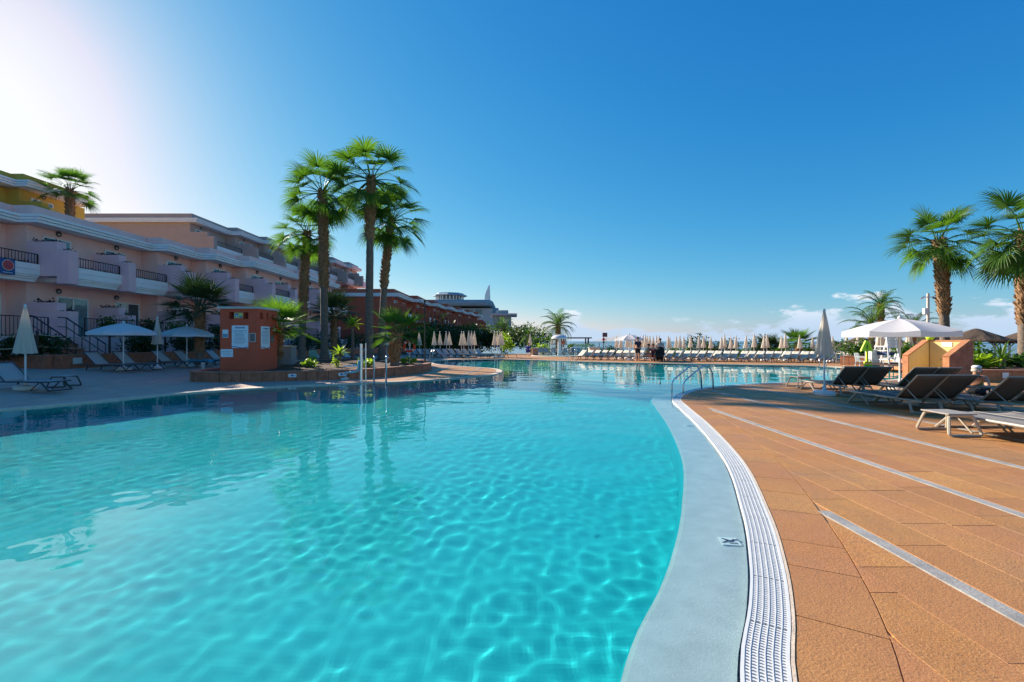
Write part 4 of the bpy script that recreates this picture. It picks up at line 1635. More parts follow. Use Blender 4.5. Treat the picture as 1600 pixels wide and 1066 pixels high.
# ------------------------------------------------------------------ terracotta kiosk with notice boards
M['cap'] = mat('pale_cap_stone', (.55, .49, .43), .7, .08, 6, dirt=.2)
M['paper'] = mat('printed_board', (.72, .77, .80), .4, .04, 4)
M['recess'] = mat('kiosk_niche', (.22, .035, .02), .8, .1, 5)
M['glasspane'] = mat('dark_notice_glass', (.06, .085, .10), .15, .1, 4)
kx0, kx1, ky0, ky1 = -11.1, -9.68, 17.3, 18.75
kio = empty('notice_kiosk', ((kx0 + kx1) / 2, (ky0 + ky1) / 2, .36), 0, 'square terracotta kiosk covered with white notice boards', 'kiosk')
w_, d_ = kx1 - kx0, ky1 - ky0
KH = 2.36
# body in slabs that leave real niches under the cap
MB().box((0, 0, (KH - .38) / 2 - .1), (w_, d_, KH - .38 + .2)).build('body', M['kiosk'], kio)
MB().box((0, 0, KH - .06), (w_, d_, .12)).build('lintel', M['kiosk'], kio)
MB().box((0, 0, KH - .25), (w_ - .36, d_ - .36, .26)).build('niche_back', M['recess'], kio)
z_ = KH - .25
for (x, y, sx, sy) in ((-w_ / 2 + .17, -d_ / 2 + .09, .34, .18), (.0, -d_ / 2 + .09, .36, .18), (w_ / 2 - .17, -d_ / 2 + .09, .34, .18),
                       (w_ / 2 - .09, -.20, .18, .26), (w_ / 2 - .09, .20, .18, .30), (w_ / 2 - .09, d_ / 2 - .15, .18, .30),
                       (-w_ / 2 + .09, .1, .18, d_ - .3), (.0, d_ / 2 - .09, w_ - .4, .18)):
    MB().box((x, y, z_), (sx, sy, .258)).build('pier', M['kiosk'], kio)
MB().box((0, 0, KH + .045), (w_ + .14, d_ + .14, .09), bev=.012).build('cap', M['cap'], kio)


def board(name, parent, x, z, w, h, mt, face='front', dy=.02):
    if face == 'front':
        o = MB().box((0, 0, 0), (w, dy, h)).build(name, mt, parent)
        o.location = (x, -d_ / 2 - dy / 2, z)
    else:
        o = MB().box((0, 0, 0), (w, dy, h)).build(name, mt, parent)
        o.location = (w_ / 2 + dy / 2, x, z)
        o.rotation_euler = (0, 0, PI / 2)
    return o


def print_lines(o, w, h, n, title=None, seed=0, cols=1):
    """rows of small print on a board"""
    r = random.Random(seed)
    for k in range(9):
        MB().box((-.17 + .0425 * k, -.0112, h / 2 - .085), (.026 + .008 * r.random(), .001, .045 + .02 * r.random())).build('title_mark', M['print_blue'], o)
    for k in range(n):
        z = h / 2 - .20 - (h - .36) * k / n
        ln = w * r.uniform(.55, .84)
        MB().box((-(w * .84 - ln) / 2 * r.random(), -.0112, z), (ln, .001, .012 if k % 4 else .02)).build('print_line', M['tile_grey'], o)


def wave_foot(o, w, h):
    b = MB()
    pts = []
    for k in range(9):
        t = k / 8
        pts.append((-w / 2 + w * t, -.012, -h / 2 + .03 + .025 * math.sin(t * 2 * PI + .6)))
    b.tube(pts, .016, 5)
    b.build('wave_band', M['print_blue'], o)


M['tile_grey'] = mat('grey_small_print', (.22, .30, .36), .6, .1, 20)
o = board('notice_board', kio, .06, 1.30, .62, .86, M['paper'])
print_lines(o, .62, .86, 13, None, 1)
wave_foot(o, .62, .86)
o = board('notice_board', kio, .53, 1.27, .24, .34, M['cap'])
MB().box((0, -.0115, 0), (.19, .004, .29)).build('dark_pane', M['glasspane'], o)
o = board('notice_board', kio, -.50, 1.42, .21, .30, M['paper'])
MB().box((0, -.0108, -.07), (.19, .001, .12)).build('picture', mat('blue_picture', (.12, .30, .40), .5, .4, 20), o)
o = board('notice_board', kio, -.44, .68, .46, .30, M['paper'])
for k in range(3):
    MB().box((0, -.0112, .07 - .07 * k), (.38 - .06 * k, .001, .013)).build('print_line', M['tile_grey'], o)
o = board('notice_board', kio, .0, z_, .32, .20, mat('yellow_green_card', (.50, .52, .18), .5, .1, 10))
MB().box((-.07, -.0112, .01), (.11, .001, .13)).build('picture', M['print_blue'], o)
MB().box((-.07, -.0118, -.01), (.05, .001, .06)).build('picture', M['paper'], o)
MB().box((.09, -.0112, -.06), (.12, .001, .05)).build('picture', M['print_blue'], o)
o = board('notice_board', kio, -.18, 1.28, .62, .86, M['paper'], 'side')
print_lines(o, .62, .86, 12, None, 4)
wave_foot(o, .62, .86)
o = board('notice_board', kio, .34, 1.22, .22, .30, M['glasspane'], 'side')
o = board('notice_board', kio, .50, 1.62, .2, .17, mat('yellow_green_card_side', (.40, .42, .16), .5, .1, 10), 'side')

# grey service cabinet and landscape picture board in the bed
cab = empty('service_cabinet', (*AT(446, 560, 20.6).xy, .40), 0, 'grey metal service cabinet behind the kiosk', 'cabinet')
M['cab'] = mat('grey_cabinet_paint', (.24, .25, .27), .5, .06, 5)
MB().box((0, 0, .40), (.78, .5, .85), bev=.01).build('body', M['cab'], cab)
MB().box((0, 0, .85), (.84, .56, .05), bev=.01).build('lid', M['cab'], cab)
MB().box((-.19, -.262, .4), (.36, .015, .74)).build('door', M['cab'], cab)
MB().box((.19, -.262, .4), (.36, .015, .74)).build('door', M['cab'], cab)
pb = empty('picture_board', (*AT(489, 560, 21.5).xy, .42), R(-10), 'small board with a blue and green picture in the island bed', 'sign')
MB().box((0, 0, .38), (.40, .03, .54)).build('board', mat('green_picture', (.10, .32, .10), .5, .3, 6), pb)
MB().box((0, -.017, .50), (.38, .004, .27)).build('sky_picture', mat('blue_green_picture', (.10, .38, .42), .5, .3, 6), pb)
MB().box((0, 0, .06), (.04, .03, .14)).build('post', M['dark_metal'], pb)

# ------------------------------------------------------------------ steel rails, pool lift, lifebuoy, poles
def arc_pts(pts, r=.10, n=5):
    """polyline with rounded corners"""
    pts = [Vector(p_) for p_ in pts]
    out = [pts[0]]
    for i in range(1, len(pts) - 1):
        a_, c, b_ = pts[i - 1], pts[i], pts[i + 1]
        d0 = (a_ - c).normalized() * min(r, (a_ - c).length * .45)
        d1 = (b_ - c).normalized() * min(r, (b_ - c).length * .45)
        for k in range(n + 1):
            t = k / n
            out.append((c + d0) * (1 - t) ** 2 + c * 2 * t * (1 - t) + (c + d1) * t * t)
    out.append(pts[-1])
    return out


def pool_ladder(name, label, deck_pt, water_dir, width=.5, h=.92, group=None, reach=.78, sweep=True):
    """two bent handrails from the deck over into the water, with treads below"""
    wd = Vector((water_dir[0], water_dir[1], 0)).normalized()
    sd = Vector((-wd.y, wd.x, 0))
    root = empty(name, deck_pt, 0, label, 'pool ladder', group)
    for s_ in (-.5, .5):
        o = sd * width * s_
        b = MB()
        if sweep:
            b.tube(arc_pts([o + Vector((0, 0, -.02)), o + Vector((0, 0, h * .72)) + wd * .03, o + wd * .24 + Vector((0, 0, h)), o + wd * .52 + Vector((0, 0, h * .92)), o + wd * (reach + .3) + Vector((0, 0, h * .42)), o + wd * (reach + .34) + Vector((0, 0, -.9))], .14), .021, 10)
        else:
            b.tube(arc_pts([o + Vector((0, 0, -.02)), o + Vector((0, 0, h)), o + wd * reach * .5 + Vector((0, 0, h)), o + wd * reach * .5 + Vector((0, 0, -.9))], .12), .021, 10)
        b.build('handrail', M['steel'], root, smooth=True)
        MB().lathe([(.05, 0), (.05, .012), (.026, .02)], o, 14).build('floor_flange', M['steel'], root)
    for k in range(3):
        c = wd * ((reach + .34) if sweep else reach * .5) + Vector((0, 0, -.25 - .25 * k))
        MB().box(c, (.08, width, .03), math.atan2(wd.y, wd.x)).build('tread', M['white_plastic'], root)
    return root


pool_ladder('pool_handrail', 'pair of bent steel handrails at the tip of the right-hand deck', Vector((5.85, 13.62, 0)), (-.84, -.42), .42, .80, reach=.92)
pool_ladder('pool_ladder', 'steel pool ladder in front of the island bed', Vector((-4.83, 16.62, 0)), (.35, -1), .42, .95, sweep=False)
pool_ladder('pool_ladder', 'steel ladder at the far left inlet behind the lifebuoy', Vector((-5.7, 31.9, 0)), (1, -.1), .6, .95, reach=.8)
pool_ladder('pool_ladder', 'steel ladder on the far bank in front of the children pool', Vector((4.6, 34.3, 0)), (-.45, -1), .5, .9, sweep=False)
pool_ladder('pool_ladder', 'steel handrail at the far right end of the pool', Vector((19.4, 26.9, 0)), (-1, -.2), .5, .95, reach=.9)

lift = empty('pool_lift', (-5.42, 16.35, 0), 0, 'steel pool lift mast with a pale blue plastic seat', 'pool lift')
b = MB()
b.tube([(0, 0, 0), (0, 0, 1.40)], .055, 12)
b.lathe([(.11, 0), (.11, .02), (.06, .05)], (0, 0, 0), 14)
b.build('mast', M['steel'], lift, smooth=40)
MB().tube(arc_pts([(.16, .02, 0), (.16, .02, 1.42)]), .022, 8).build('guide_post', M['steel'], lift, smooth=40)
MB().tube([(0, 0, .66), (-.30, .10, .62)], .03, 8).build('arm', M['steel'], lift, smooth=40)
MB().tube([(0, 0, 1.18), (.16, .02, 1.18)], .018, 8).build('brace', M['steel'], lift)
M['seat_blue'] = mat('pale_blue_plastic', (.30, .58, .64), .4, .06, 8)
st = MB()
prof = [(-.24, .80), (-.21, .52), (-.17, .42), (-.05, .38), (.20, .37), (.26, .34)]
vs = []
for (x, z) in prof:
    for y in (-.23, -.20, .20, .23):
        vs.append((-.30 - x * 1.0 - .0, .10 + y, z + (.035 if abs(y) > .21 else 0)))
n = len(prof)
for k in range(n):
    pass
fs = []
for k in range(n - 1):
    for q in range(3):
        fs.append((k * 4 + q, k * 4 + q + 1, (k + 1) * 4 + q + 1, (k + 1) * 4 + q))
st.add(vs, fs)
so = st.build('seat', M['seat_blue'], lift, smooth=True)
sm = so.modifiers.new('s', 'SOLIDIFY')
sm.thickness = .03
MB().tube(arc_pts([(-.12, -.14, .62), (-.60, -.14, .60)]), .02, 6).build('armrest', M['white_plastic'], lift)
MB().tube(arc_pts([(-.12, .34, .62), (-.60, .34, .60)]), .02, 6).build('armrest', M['white_plastic'], lift)
MB().box((-.62, .10, .14), (.16, .36, .04)).build('footrest', M['seat_blue'], lift)
MB().tube([(-.52, .10, .35), (-.62, .10, .15)], .02, 6).build('foot_bar', M['steel'], lift)

p_ = AT(640, 541, 22.3)
lb = empty('lifebuoy', (p_.x, p_.y - .06, p_.z), 0, 'orange lifebuoy hanging on a pole at the tip of the island bed', 'lifebuoy')
b = MB()
pts = [(.25 * math.cos(2 * PI * k / 28), 0, .25 * math.sin(2 * PI * k / 28)) for k in range(29)]
b.tube(pts, .062, 10, cap=False)
b.build('ring', mat('orange_red_buoy', (.62, .07, .025), .45, .08, 10), lb, smooth=True)
for k in range(4):
    a = PI / 4 + k * PI / 2
    bb_ = MB()
    bb_.tube([(.25 * math.cos(a + t), 0, .25 * math.sin(a + t)) for t in (-.14, 0, .14)], .066, 10, cap=False)
    bb_.build('white_band', M['white_plastic'], lb, smooth=True)
lp = empty('buoy_post', (p_.x, p_.y + .03, .30), 0, 'white post carrying the lifebuoy', 'post')
MB().tube([(0, 0, 0), (0, 0, 1.25)], .03, 8).build('post', M['white_plastic'], lp, smooth=40)
MB().box((0, -.035, 1.12), (.10, .04, .30)).build('holder', M['white_plastic'], lp)
q = AT(664, 570, 23.6)
dp = empty('lamp_pole', (q.x, q.y, .1), 0, 'thin dark pole at the right end of the island bed', 'pole')
MB().tube([(0, 0, 0), (0, 0, 3.45)], [.04, .03], 8).build('pole', M['dark_metal'], dp, smooth=40)
MB().lathe([(.06, 0), (.06, .10), (.03, .12)], (0, 0, 3.4), 10).build('pole_cap', M['dark_metal'], dp)

# ------------------------------------------------------------------ sun loungers
def make_lounger(sling, frame, back=R(48), full=True, label='', name='sun_lounger'):
    """foot end towards +X, head towards -X, origin on the ground in the middle"""
    root = empty(name, (0, 0, 0), 0, label, 'sun lounger')
    L0, HX, Hs, W2 = 1.00, -.31, .27, .305
    if full:
        for s_ in (-1, 1):
            MB().tube([(L0, s_ * W2, Hs), (HX - .60, s_ * W2, Hs)], .023, 8).build('side_rail', frame, root, smooth=40)
        for x0, x1, x2 in ((L0 - .02, L0 - .10, L0 - .16), (-.62, -.52, -.46)):
            for s_ in (-1, 1):
                MB().tube(arc_pts([(x1 - .12, s_ * W2, Hs - .01), (x0 + (.05 if x0 > 0 else -.10), s_ * (W2 + .01), .02)], .05), .024, 6).build('leg', frame, root, smooth=40)
            xx = x0 + (.05 if x0 > 0 else -.10)
            MB().tube([(xx, -W2 - .01, .020), (xx, W2 + .01, .020)], .022, 6).build('leg_bar', frame, root, smooth=40)
        for s_ in (-1, 1):
            MB().tube([(L0 - .30, s_ * (W2 - .03), Hs - .02), (L0 - .56, s_ * (W2 - .02), .02)], .016, 6).build('brace', frame, root)
        MB().tube([(L0, -W2, Hs), (L0, W2, Hs)], .019, 8).build('end_rail', frame, root, smooth=40)
    else:
        b = MB()
        for s_ in (-1, 1):
            b.box(((L0 + HX - .6) / 2, s_ * W2, Hs), (L0 - HX + .6, .04, .04))
            b.tube([(L0 - .1, s_ * W2, Hs), (L0 + .03, s_ * W2, 0)], .02, 5)
            b.tube([(-.55, s_ * W2, Hs), (-.72, s_ * W2, 0)], .02, 5)
            b.tube([(.1, s_ * W2, Hs), (.2, s_ * W2, 0)], .015, 5)
        b.box((L0, 0, Hs), (.04, 2 * W2, .04))
        b.build('frame', frame, root)
    # seat sling, sagging between the rails
    b = MB()
    nx_, nyy = 7, 5
    vs, fs = [], []
    for i in range(nx_):
        for j in range(nyy):
            x = L0 + (HX - L0) * i / (nx_ - 1)
            y = -W2 + .012 + (2 * W2 - .024) * j / (nyy - 1)
            vs.append((x, y, Hs + .018 - .022 * (1 - (y / W2) ** 2)))
    for i in range(nx_ - 1):
        for j in range(nyy - 1):
            fs.append((i * nyy + j, i * nyy + j + 1, (i + 1) * nyy + j + 1, (i + 1) * nyy + j))
    b.add(vs, fs)
    so = b.build('seat_sling', sling, root, smooth=True)
    so.modifiers.new('s', 'SOLIDIFY').thickness = .012
    # raised back
    b = MB()
    ca, sa = math.cos(back), math.sin(back)
    LB = .74
    vs, fs = [], []
    for i in range(nx_):
        for j in range(nyy):
            t = LB * i / (nx_ - 1)
            y = -W2 + .012 + (2 * W2 - .024) * j / (nyy - 1)
            sag = -.024 * (1 - (y / W2) ** 2) * math.sin(PI * (i / (nx_ - 1) * .8 + .1))
            vs.append((HX - t * ca + sag * -sa * -1, y, Hs + .02 + t * sa + sag * ca))
    for i in range(nx_ - 1):
        for j in range(nyy - 1):
            fs.append((i * nyy + j, i * nyy + j + 1, (i + 1) * nyy + j + 1, (i + 1) * nyy + j))
    b.add(vs, fs)
    bo = b.build('backrest', sling, root, smooth=True)
    bo.modifiers.new('s', 'SOLIDIFY').thickness = .012
    tipx, tipz = HX - LB * ca, Hs + .02 + LB * sa
    if full:
        for s_ in (-1, 1):
            MB().tube([(HX, s_ * W2, Hs), (tipx, s_ * W2, tipz)], .017, 8).build('back_rail', frame, root, smooth=40)
        MB().tube([(tipx, -W2, tipz), (tipx, W2, tipz)], .017, 8).build('head_rail', frame, root, smooth=40)
        for s_ in (-1, 1):
            MB().tube([(HX - LB * .45 * ca, s_ * (W2 - .03), Hs + LB * .45 * sa), (HX - .52, s_ * (W2 - .03), Hs)], .010, 6).build('back_strut', frame, root)
    return root


def place(src, x, y, rz, label, group, z=None, first=[set()]):
    if src.name in first[0]:
        o = copy_tree(src)
    else:
        first[0].add(src.name)
        o = src
    o.location = (x, y, (zg(x) if z is None else z))
    o.rotation_euler = (0, 0, rz)
    tag(o, label, None, group)
    return o


LB_ = make_lounger(M['sling_brown'], M['frame_taupe'], R(44))
LB_flat = make_lounger(M['sling_taupe'], M['frame_taupe'], R(3))
LG_ = make_lounger(M['sling_grey'], M['frame_dark'], R(44))
LC_ = make_lounger(M['sling_cream'], M['frame_dark'], R(40), full=False)
LGs = make_lounger(M['sling_grey'], M['frame_dark'], R(42), full=False)
FACE = R(90)       # foot end points straight away from the camera
gR = 'brown loungers on the right-hand deck'
place(LB_, 9.28, 13.1, FACE, 'brown lounger nearest the closed umbrella, left one of that pair', gR)
place(LB_, 9.91, 13.05, R(89), 'brown lounger right one of the pair beside the closed umbrella', gR)
place(LB_, 8.55, 10.1, R(90.5), 'brown lounger in the middle of the right-hand deck, left one of the near pair', gR)
place(LB_, 9.18, 10.08, FACE, 'brown lounger right one of the near pair, in front of the sunbather', gR)
place(LB_, 10.72, 12.65, R(91), 'brown lounger behind the white umbrella pole, left one of that pair', gR)
place(LB_, 11.35, 12.62, FACE, 'brown lounger in front of the shower wall, right one of that pair', gR)
place(LB_, 9.9, 9.65, R(91), 'brown lounger with raised back at the right edge of the picture', gR)
place(LB_, 10.53, 9.6, FACE, 'brown lounger mostly cut by the right edge of the picture', gR)
place(LB_flat, 7.66, 6.85, R(90), 'flat grey lounger beside the small table nearest the camera', gR)
place(LB_flat, 8.30, 6.82, R(90), 'flat grey lounger right of the one beside the small table', gR)
place(LB_flat, 12.45, 12.42, R(50), 'flat lounger that the sunbather lies on', gR)


def side_table(label, loc, rz, frame, top_m, group):
    t = empty('side_table', loc, rz, label, 'side table', group)
    for y in (-.29, .29):
        b = MB()
        yi = y * .72
        b.tube(arc_pts([(0, y, .022), (-.26, y, .022), (-.19, yi, .32), (.19, yi, .32), (.26, y, .022), (0, y, .022)], .05), .022, 6, cap=False)
        b.build('leg_loop', frame, t, smooth=40)
    MB().box((0, 0, .345), (.46, .50, .022), bev=.008).build('table_top', top_m, t)
    return t


M['table_top'] = mat('pale_taupe_table_top', (.34, .30, .26), .5, .06, 12)
side_table('small taupe side table with splayed legs nearest the camera', (7.09, 7.4, 0), 0, M['frame_sand'], M['table_top'], 'low side tables')
side_table('small dark side table at the foot of the loungers by the closed umbrella', (9.3, 14.7, 0), 0, M['frame_taupe'], M['table_top'], 'low side tables')
q = GL(101, 604.5)
side_table('small dark side table beside the left edge lounger', (q.x, q.y, zg(q.x)), R(5), M['frame_dark'], M['sling_grey'], 'low side tables')
# left-hand loungers in the shade
gL = 'grey loungers on the shaded left-hand deck'
place(LG_, -13.9, 13.05, R(-4), 'grey lounger at the left edge of the picture beside a small table', gL)
k = 0
for (x, y) in ((-16.75, 18.95), (-16.55, 20.05), (-16.4, 22.0), (-16.2, 23.1), (-16.0, 25.2), (-15.8, 26.3)):
    place(LG_, x, y, R(-3), f'grey lounger below the pink terrace, {ORD[k]} of six from the left', gL)
    k += 1
# loungers before the red building
k = 0
for x, y, a in [(-9.1 + .58 * i, 41.6 - .05 * i, -38) for i in range(7)] + [(-4.9 + .6 * i, 40.4, -38) for i in range(5)]:
    place(LGs, x, y, R(a), f'grey lounger in the row below the red building, {ORD[k]} from the left', 'loungers below the red building')
    k += 1
for k, (x, y) in enumerate(((-13.2, 31.5), (-12.6, 32.6), (-11.9, 33.8))):
    place(LGs, x, y, R(-20), f'grey lounger in the shade behind the tall palms, {ORD[k]} from the left', 'loungers behind the tall palms')
for k, (x, y, a) in enumerate(((-1.35, 41.4, 0), (-.55, 42.0, 0))):
    place(LGs, x, y, R(a), ('dark lounger beside the stacked umbrellas left of the fountain, nearer one', 'dark lounger beside the stacked umbrellas left of the fountain, further one')[k], 'loungers by the stacked umbrellas')
# white-backed loungers behind the fountain
for k, px in enumerate((844, 853, 865, 875, 885, 897, 905)):
    q = AT(px, 555, 49.2)
    place(LGs, q.x, q.y, R(-90), f'grey lounger before the clipped hedge by the fountain, {ORD[k]} from the left', 'loungers by the mushroom fountain')
# the far row: cream loungers side by side, feet towards the pool
rowA, rowB = Vector((5.4, 37.4, 0)), Vector((24.2, 31.2, 0))
NROW = 36
rd = (rowB - rowA)
for k in range(NROW):
    t = k / (NROW - 1)
    q = rowA + rd * t + Vector((0, .7 * math.sin(PI * t), 0)) * -.3
    place(LC_, q.x + random.uniform(-.04, .04), q.y + random.uniform(-.06, .06), R(-146 + random.uniform(-2, 2)), f'cream lounger in the long far row, {ORD[k]} from the left', 'cream loungers in the far row')

# ------------------------------------------------------------------ umbrellas
def closed_umbrella(label, name='closed_umbrella', h=2.35, low=1.12, r=.205, cloth='parasol', base=True):
    root = empty(name, (0, 0, 0), 0, label, 'umbrella')
    MB().tube([(0, 0, .05), (0, 0, h - .03)], .023, 8).build('pole', M['white_plastic'], root, smooth=40)
    if base:
        MB().lathe([(.26, 0), (.27, .03), (.27, .09), (.24, .115), (.05, .12), (.045, .26)], (0, 0, 0), 24).build('base', M['white_plastic'], root, smooth=35)
    prof = []
    n = 12
    for k in range(n + 1):
        t = k / n
        rr = .03 + (r - .03) * (t ** .85)
        prof.append((rr, h - .05 - (h - .05 - low) * t))
    fr = lambda q, t: 1 + (.20 * t) * math.cos(8 * q + 1.2 * t) + .06 * t * math.cos(3 * q)
    b = MB()
    b.lathe(prof, (0, 0, 0), 48, fr=fr)
    b.f = b.f[:-2]
    # the folded-in underside
    b.build('canopy', M[cloth], root, smooth=True)
    MB().tube([(.075 * math.cos(2 * PI * k / 12) * 2.2, .075 * math.sin(2 * PI * k / 12) * 2.2, low + .42) for k in range(13)], .012, 4, cap=False)
    MB().lathe([(.03, h - .06), (.04, h - .03), (.035, h), (.012, h + .05)], (0, 0, 0), 10).build('finial', M['white_plastic'], root, smooth=True)
    return root


def open_umbrella(label, name='open_umbrella', h=2.25, R_=1.5, drop=.42, val=.17, cloth='parasol_white', rz=0.0, n=8):
    root = empty(name, (0, 0, 0), rz, label, 'umbrella')
    MB().tube([(0, 0, .05), (0, 0, h)], .026, 10).build('pole', M['white_plastic'], root, smooth=40)
    MB().lathe([(.30, 0), (.31, .03), (.31, .09), (.28, .12), (.05, .125), (.045, .28)], (0, 0, 0), 24).build('base', M['white_plastic'], root, smooth=35)
    corner = [Vector((R_ * math.cos(2 * PI * k / n), R_ * math.sin(2 * PI * k / n), h - drop)) for k in range(n)]
    apex = Vector((0, 0, h))
    for k in range(n):
        a_, c = corner[k], corner[(k + 1) % n]
        b = MB()
        rows = 5
        vs, fs = [], []
        for i in range(rows + 1):
            t = i / rows
            for j in range(5):
                s_ = j / 4
                p_ = apex.lerp(a_.lerp(c, s_), t)
                p_ = p_ + Vector((0, 0, -.05 * t * math.sin(PI * s_) + .05 * math.sin(PI * t)))
                vs.append(p_)
        for i in range(rows):
            for j in range(4):
                fs.append((i * 5 + j, i * 5 + j + 1, (i + 1) * 5 + j + 1, (i + 1) * 5 + j))
        # scalloped valance
        bse = len(vs)
        for j in range(5):
            p_ = vs[rows * 5 + j]
            vs.append(p_ * 1.0 + Vector((p_.x * .012, p_.y * .012, -val * (1 - .25 * math.sin(PI * j / 4)))))
        for j in range(4):
            fs.append((rows * 5 + j, rows * 5 + j + 1, bse + j + 1, bse + j))
        b.add(vs, fs)
        b.build('canopy_panel', M[cloth], root, smooth=50)
        MB().tube([apex + Vector((0, 0, -.04)), a_ + Vector((0, 0, -.02))], .010, 5).build('rib', M['white_plastic'], root)
        MB().tube([Vector((0, 0, h - .55)), apex.lerp(a_, .55) + Vector((0, 0, -.02))], .008, 5).build('stretcher', M['white_plastic'], root)
    MB().lathe([(.05, h - .01), (.06, h + .03), (.03, h + .08), (.01, h + .10)], (0, 0, 0), 10).build('finial', M['white_plastic'], root, smooth=True)
    return root


U = closed_umbrella('cream closed umbrella on a round white base between the loungers of the right deck')
U.location = (8.66, 12.62, 0)
UO = open_umbrella('large open white umbrella over the right-hand loungers', h=2.2, R_=1.5, drop=.40, val=.17, rz=R(22))
UO.location = (12.1, 14.2, 0)
UL = closed_umbrella('tall cream closed umbrella at the left edge in the shade', h=2.42, low=1.05, r=.22)
UL.location = (*GL(40, 608).xy, zg(GL(40, 608).x))
UL.rotation_euler = (R(3), R(3), 0)
for k, (px, py, lab) in enumerate(((193, 577, 'open white umbrella over the left loungers, nearer one of two'), (292, 572, 'open white umbrella nearer to the kiosk, further one of two'))):
    q = AT(px, 533, 19.6 if k == 0 else 22.6)
    o = open_umbrella(lab, h=2.02, R_=1.22, drop=.40, val=.12, cloth='parasol_white', rz=R(10))
    o.location = (q.x, q.y, zg(q.x))
q = AT(246, 533, 21.0)
place(U, q.x, q.y, .3, 'closed umbrella between the two open ones on the left', None, first=[{U.name}])


def place_u(x, y, label, group, s=1.0):
    o = copy_tree(U)
    o.location = (x, y, zg(x))
    o.rotation_euler = (R(random.uniform(-1.5, 1.5)), R(random.uniform(-1.5, 1.5)), random.uniform(0, 6))
    o.scale = (s, s, s)
    tag(o, label, None, group)
    return o


for k, (px, Y) in enumerate(((604, 39), (656, 41.5), (678, 41.5), (688, 42.5), (698, 42), (703, 43), (721, 40.5), (725, 41), (732, 40), (737, 41), (741, 41.5))):
    place_u((px - 800) / F * Y, Y, f'closed cream umbrella before the red building, {ORD[k]} from the left', 'umbrellas below the red building')
for k, (px, Y) in enumerate(((773, 41), (777, 41.6), (781, 41.2), (785, 41.8))):
    place_u((px - 800) / F * Y, Y, f'cream umbrella in the tight cluster left of the fountain, {ORD[k]} from the left', 'umbrellas clustered left of the fountain')
for k, (px, Y) in enumerate(((828, 48), (862, 50.5), (883, 49.5))):
    place_u((px - 800) / F * Y, Y, f'closed umbrella near the mushroom fountain, {ORD[k]} from the left', 'umbrellas near the fountain', .95)
far_px = [963, 970, 980, 985, 992, 1000, 1004, 1009, 1012, 1016, 1021, 1025, 1029, 1044, 1046, 1056, 1062, 1068, 1079, 1092, 1099, 1111, 1127, 1132, 1142, 1149, 1165, 1178, 1193, 1198, 1221, 1228, 1250, 1270, 1301, 1322, 1340]
for k, px in enumerate(far_px):
    t = (px - 940) / 400
    Y = 39.6 - 6.6 * t + (1.2 if k % 3 == 0 else -.4 if k % 3 == 1 else .5)
    place_u((px - 800) / F * Y, Y, f'closed cream umbrella behind the far row of loungers, {ORD[k]} from the left', 'umbrellas behind the far row', random.uniform(.79, .88))
for k, (px, Y, s_) in enumerate(((1377, 26.5, 1.08), (1391, 25.0, 1.06), (1403, 26.0, 1.03), (1421, 27.5, 1.0))):
    place_u((px - 800) / F * Y, Y, f'closed cream umbrella behind the open white one, {ORD[k]} from the left', 'umbrellas behind the open white umbrella', s_)
o = open_umbrella('small open white umbrella at the left end of the far row', h=2.0, R_=1.15, drop=.35, val=.12, rz=.2)
o.location = (*AT(983, 560, 35.2).xy, 0)
# ------------------------------------------------------------------ low walls and rope fence on the left
def clad_wall(name, label, a_, c, h, th, cat='wall', tile=.42, mt='stone', z0=0.0, group=None):
    a_, c = Vector((*a_, 0)), Vector((*c, 0))
    d = (c - a_)
    L_ = d.length
    rz = math.atan2(d.y, d.x)
    root = empty(name, (a_.x, a_.y, z0), rz, label, cat, group)
    MB().box((L_ / 2, 0, h / 2 - .05), (L_ - .01, th - .05, h + .06)).build('core', M['soil'], root)
    n = max(1, round(L_ / tile))
    me = MB().box((0, 0, h / 2 - .02), (L_ / n - .008, .022, h), bev=.004).mesh('stone_slab', M[mt])
    for s_ in (-1, 1):
        for k in range(n):
            link('stone_slab', me, root, (L_ * (k + .5) / n, s_ * (th / 2 - .014) + random.uniform(-.003, .003), 0))
    for e in (0, 1):
        MB().box((.011 + e * (L_ - .022), 0, h / 2 - .02), (.03, th - .06, h)).build('end_slab', M[mt], root)
    n2 = max(1, round(L_ / (tile * 1.6)))
    me2 = MB().box((0, 0, h + .002), (L_ / n2 - .006, th + .04, .045), bev=.006).mesh('cap_stone', M['stone_rim'])
    for k in range(n2):
        link('cap_stone', me2, root, (L_ * (k + .5) / n2, 0, 0))
    return root


random.seed(33)
zz = zg(-18.6)
clad_wall('low_wall', 'low red stone wall behind the left loungers, below the pink terrace', (-18.6, 18.6), (-18.0, 31.5), .55, .30, z0=zz)
clad_wall('low_wall', 'short red stone wall stub at the far left', (-20.8, 18.45), (-18.75, 18.45), .55, .30, z0=zz)
clad_wall('low_wall', 'red stone wall behind the kiosk and the tall palms', (-17.6, 32.5), (-12.0, 50), .5, .3, z0=.3)
pl = MB().box((0, 0, 0), (.02, .40, .26)).build('wall_vent', M['white_plastic'])
tag(pl, 'small white vent plate on the low stone wall', 'vent')
pl.location = (-18.42, 19.3, zz + .30)
rope_m = mat('pale_rope', (.45, .38, .26), .9, .2, 40)
posts = [(-19.1, 12.6), (-19.0, 15.4), (-18.9, 18.4), (-18.8, 21.6), (-18.6, 24.8), (-18.3, 28.0), (-17.9, 31.2), (-17.2, 34.4), (-16.3, 37.6)]
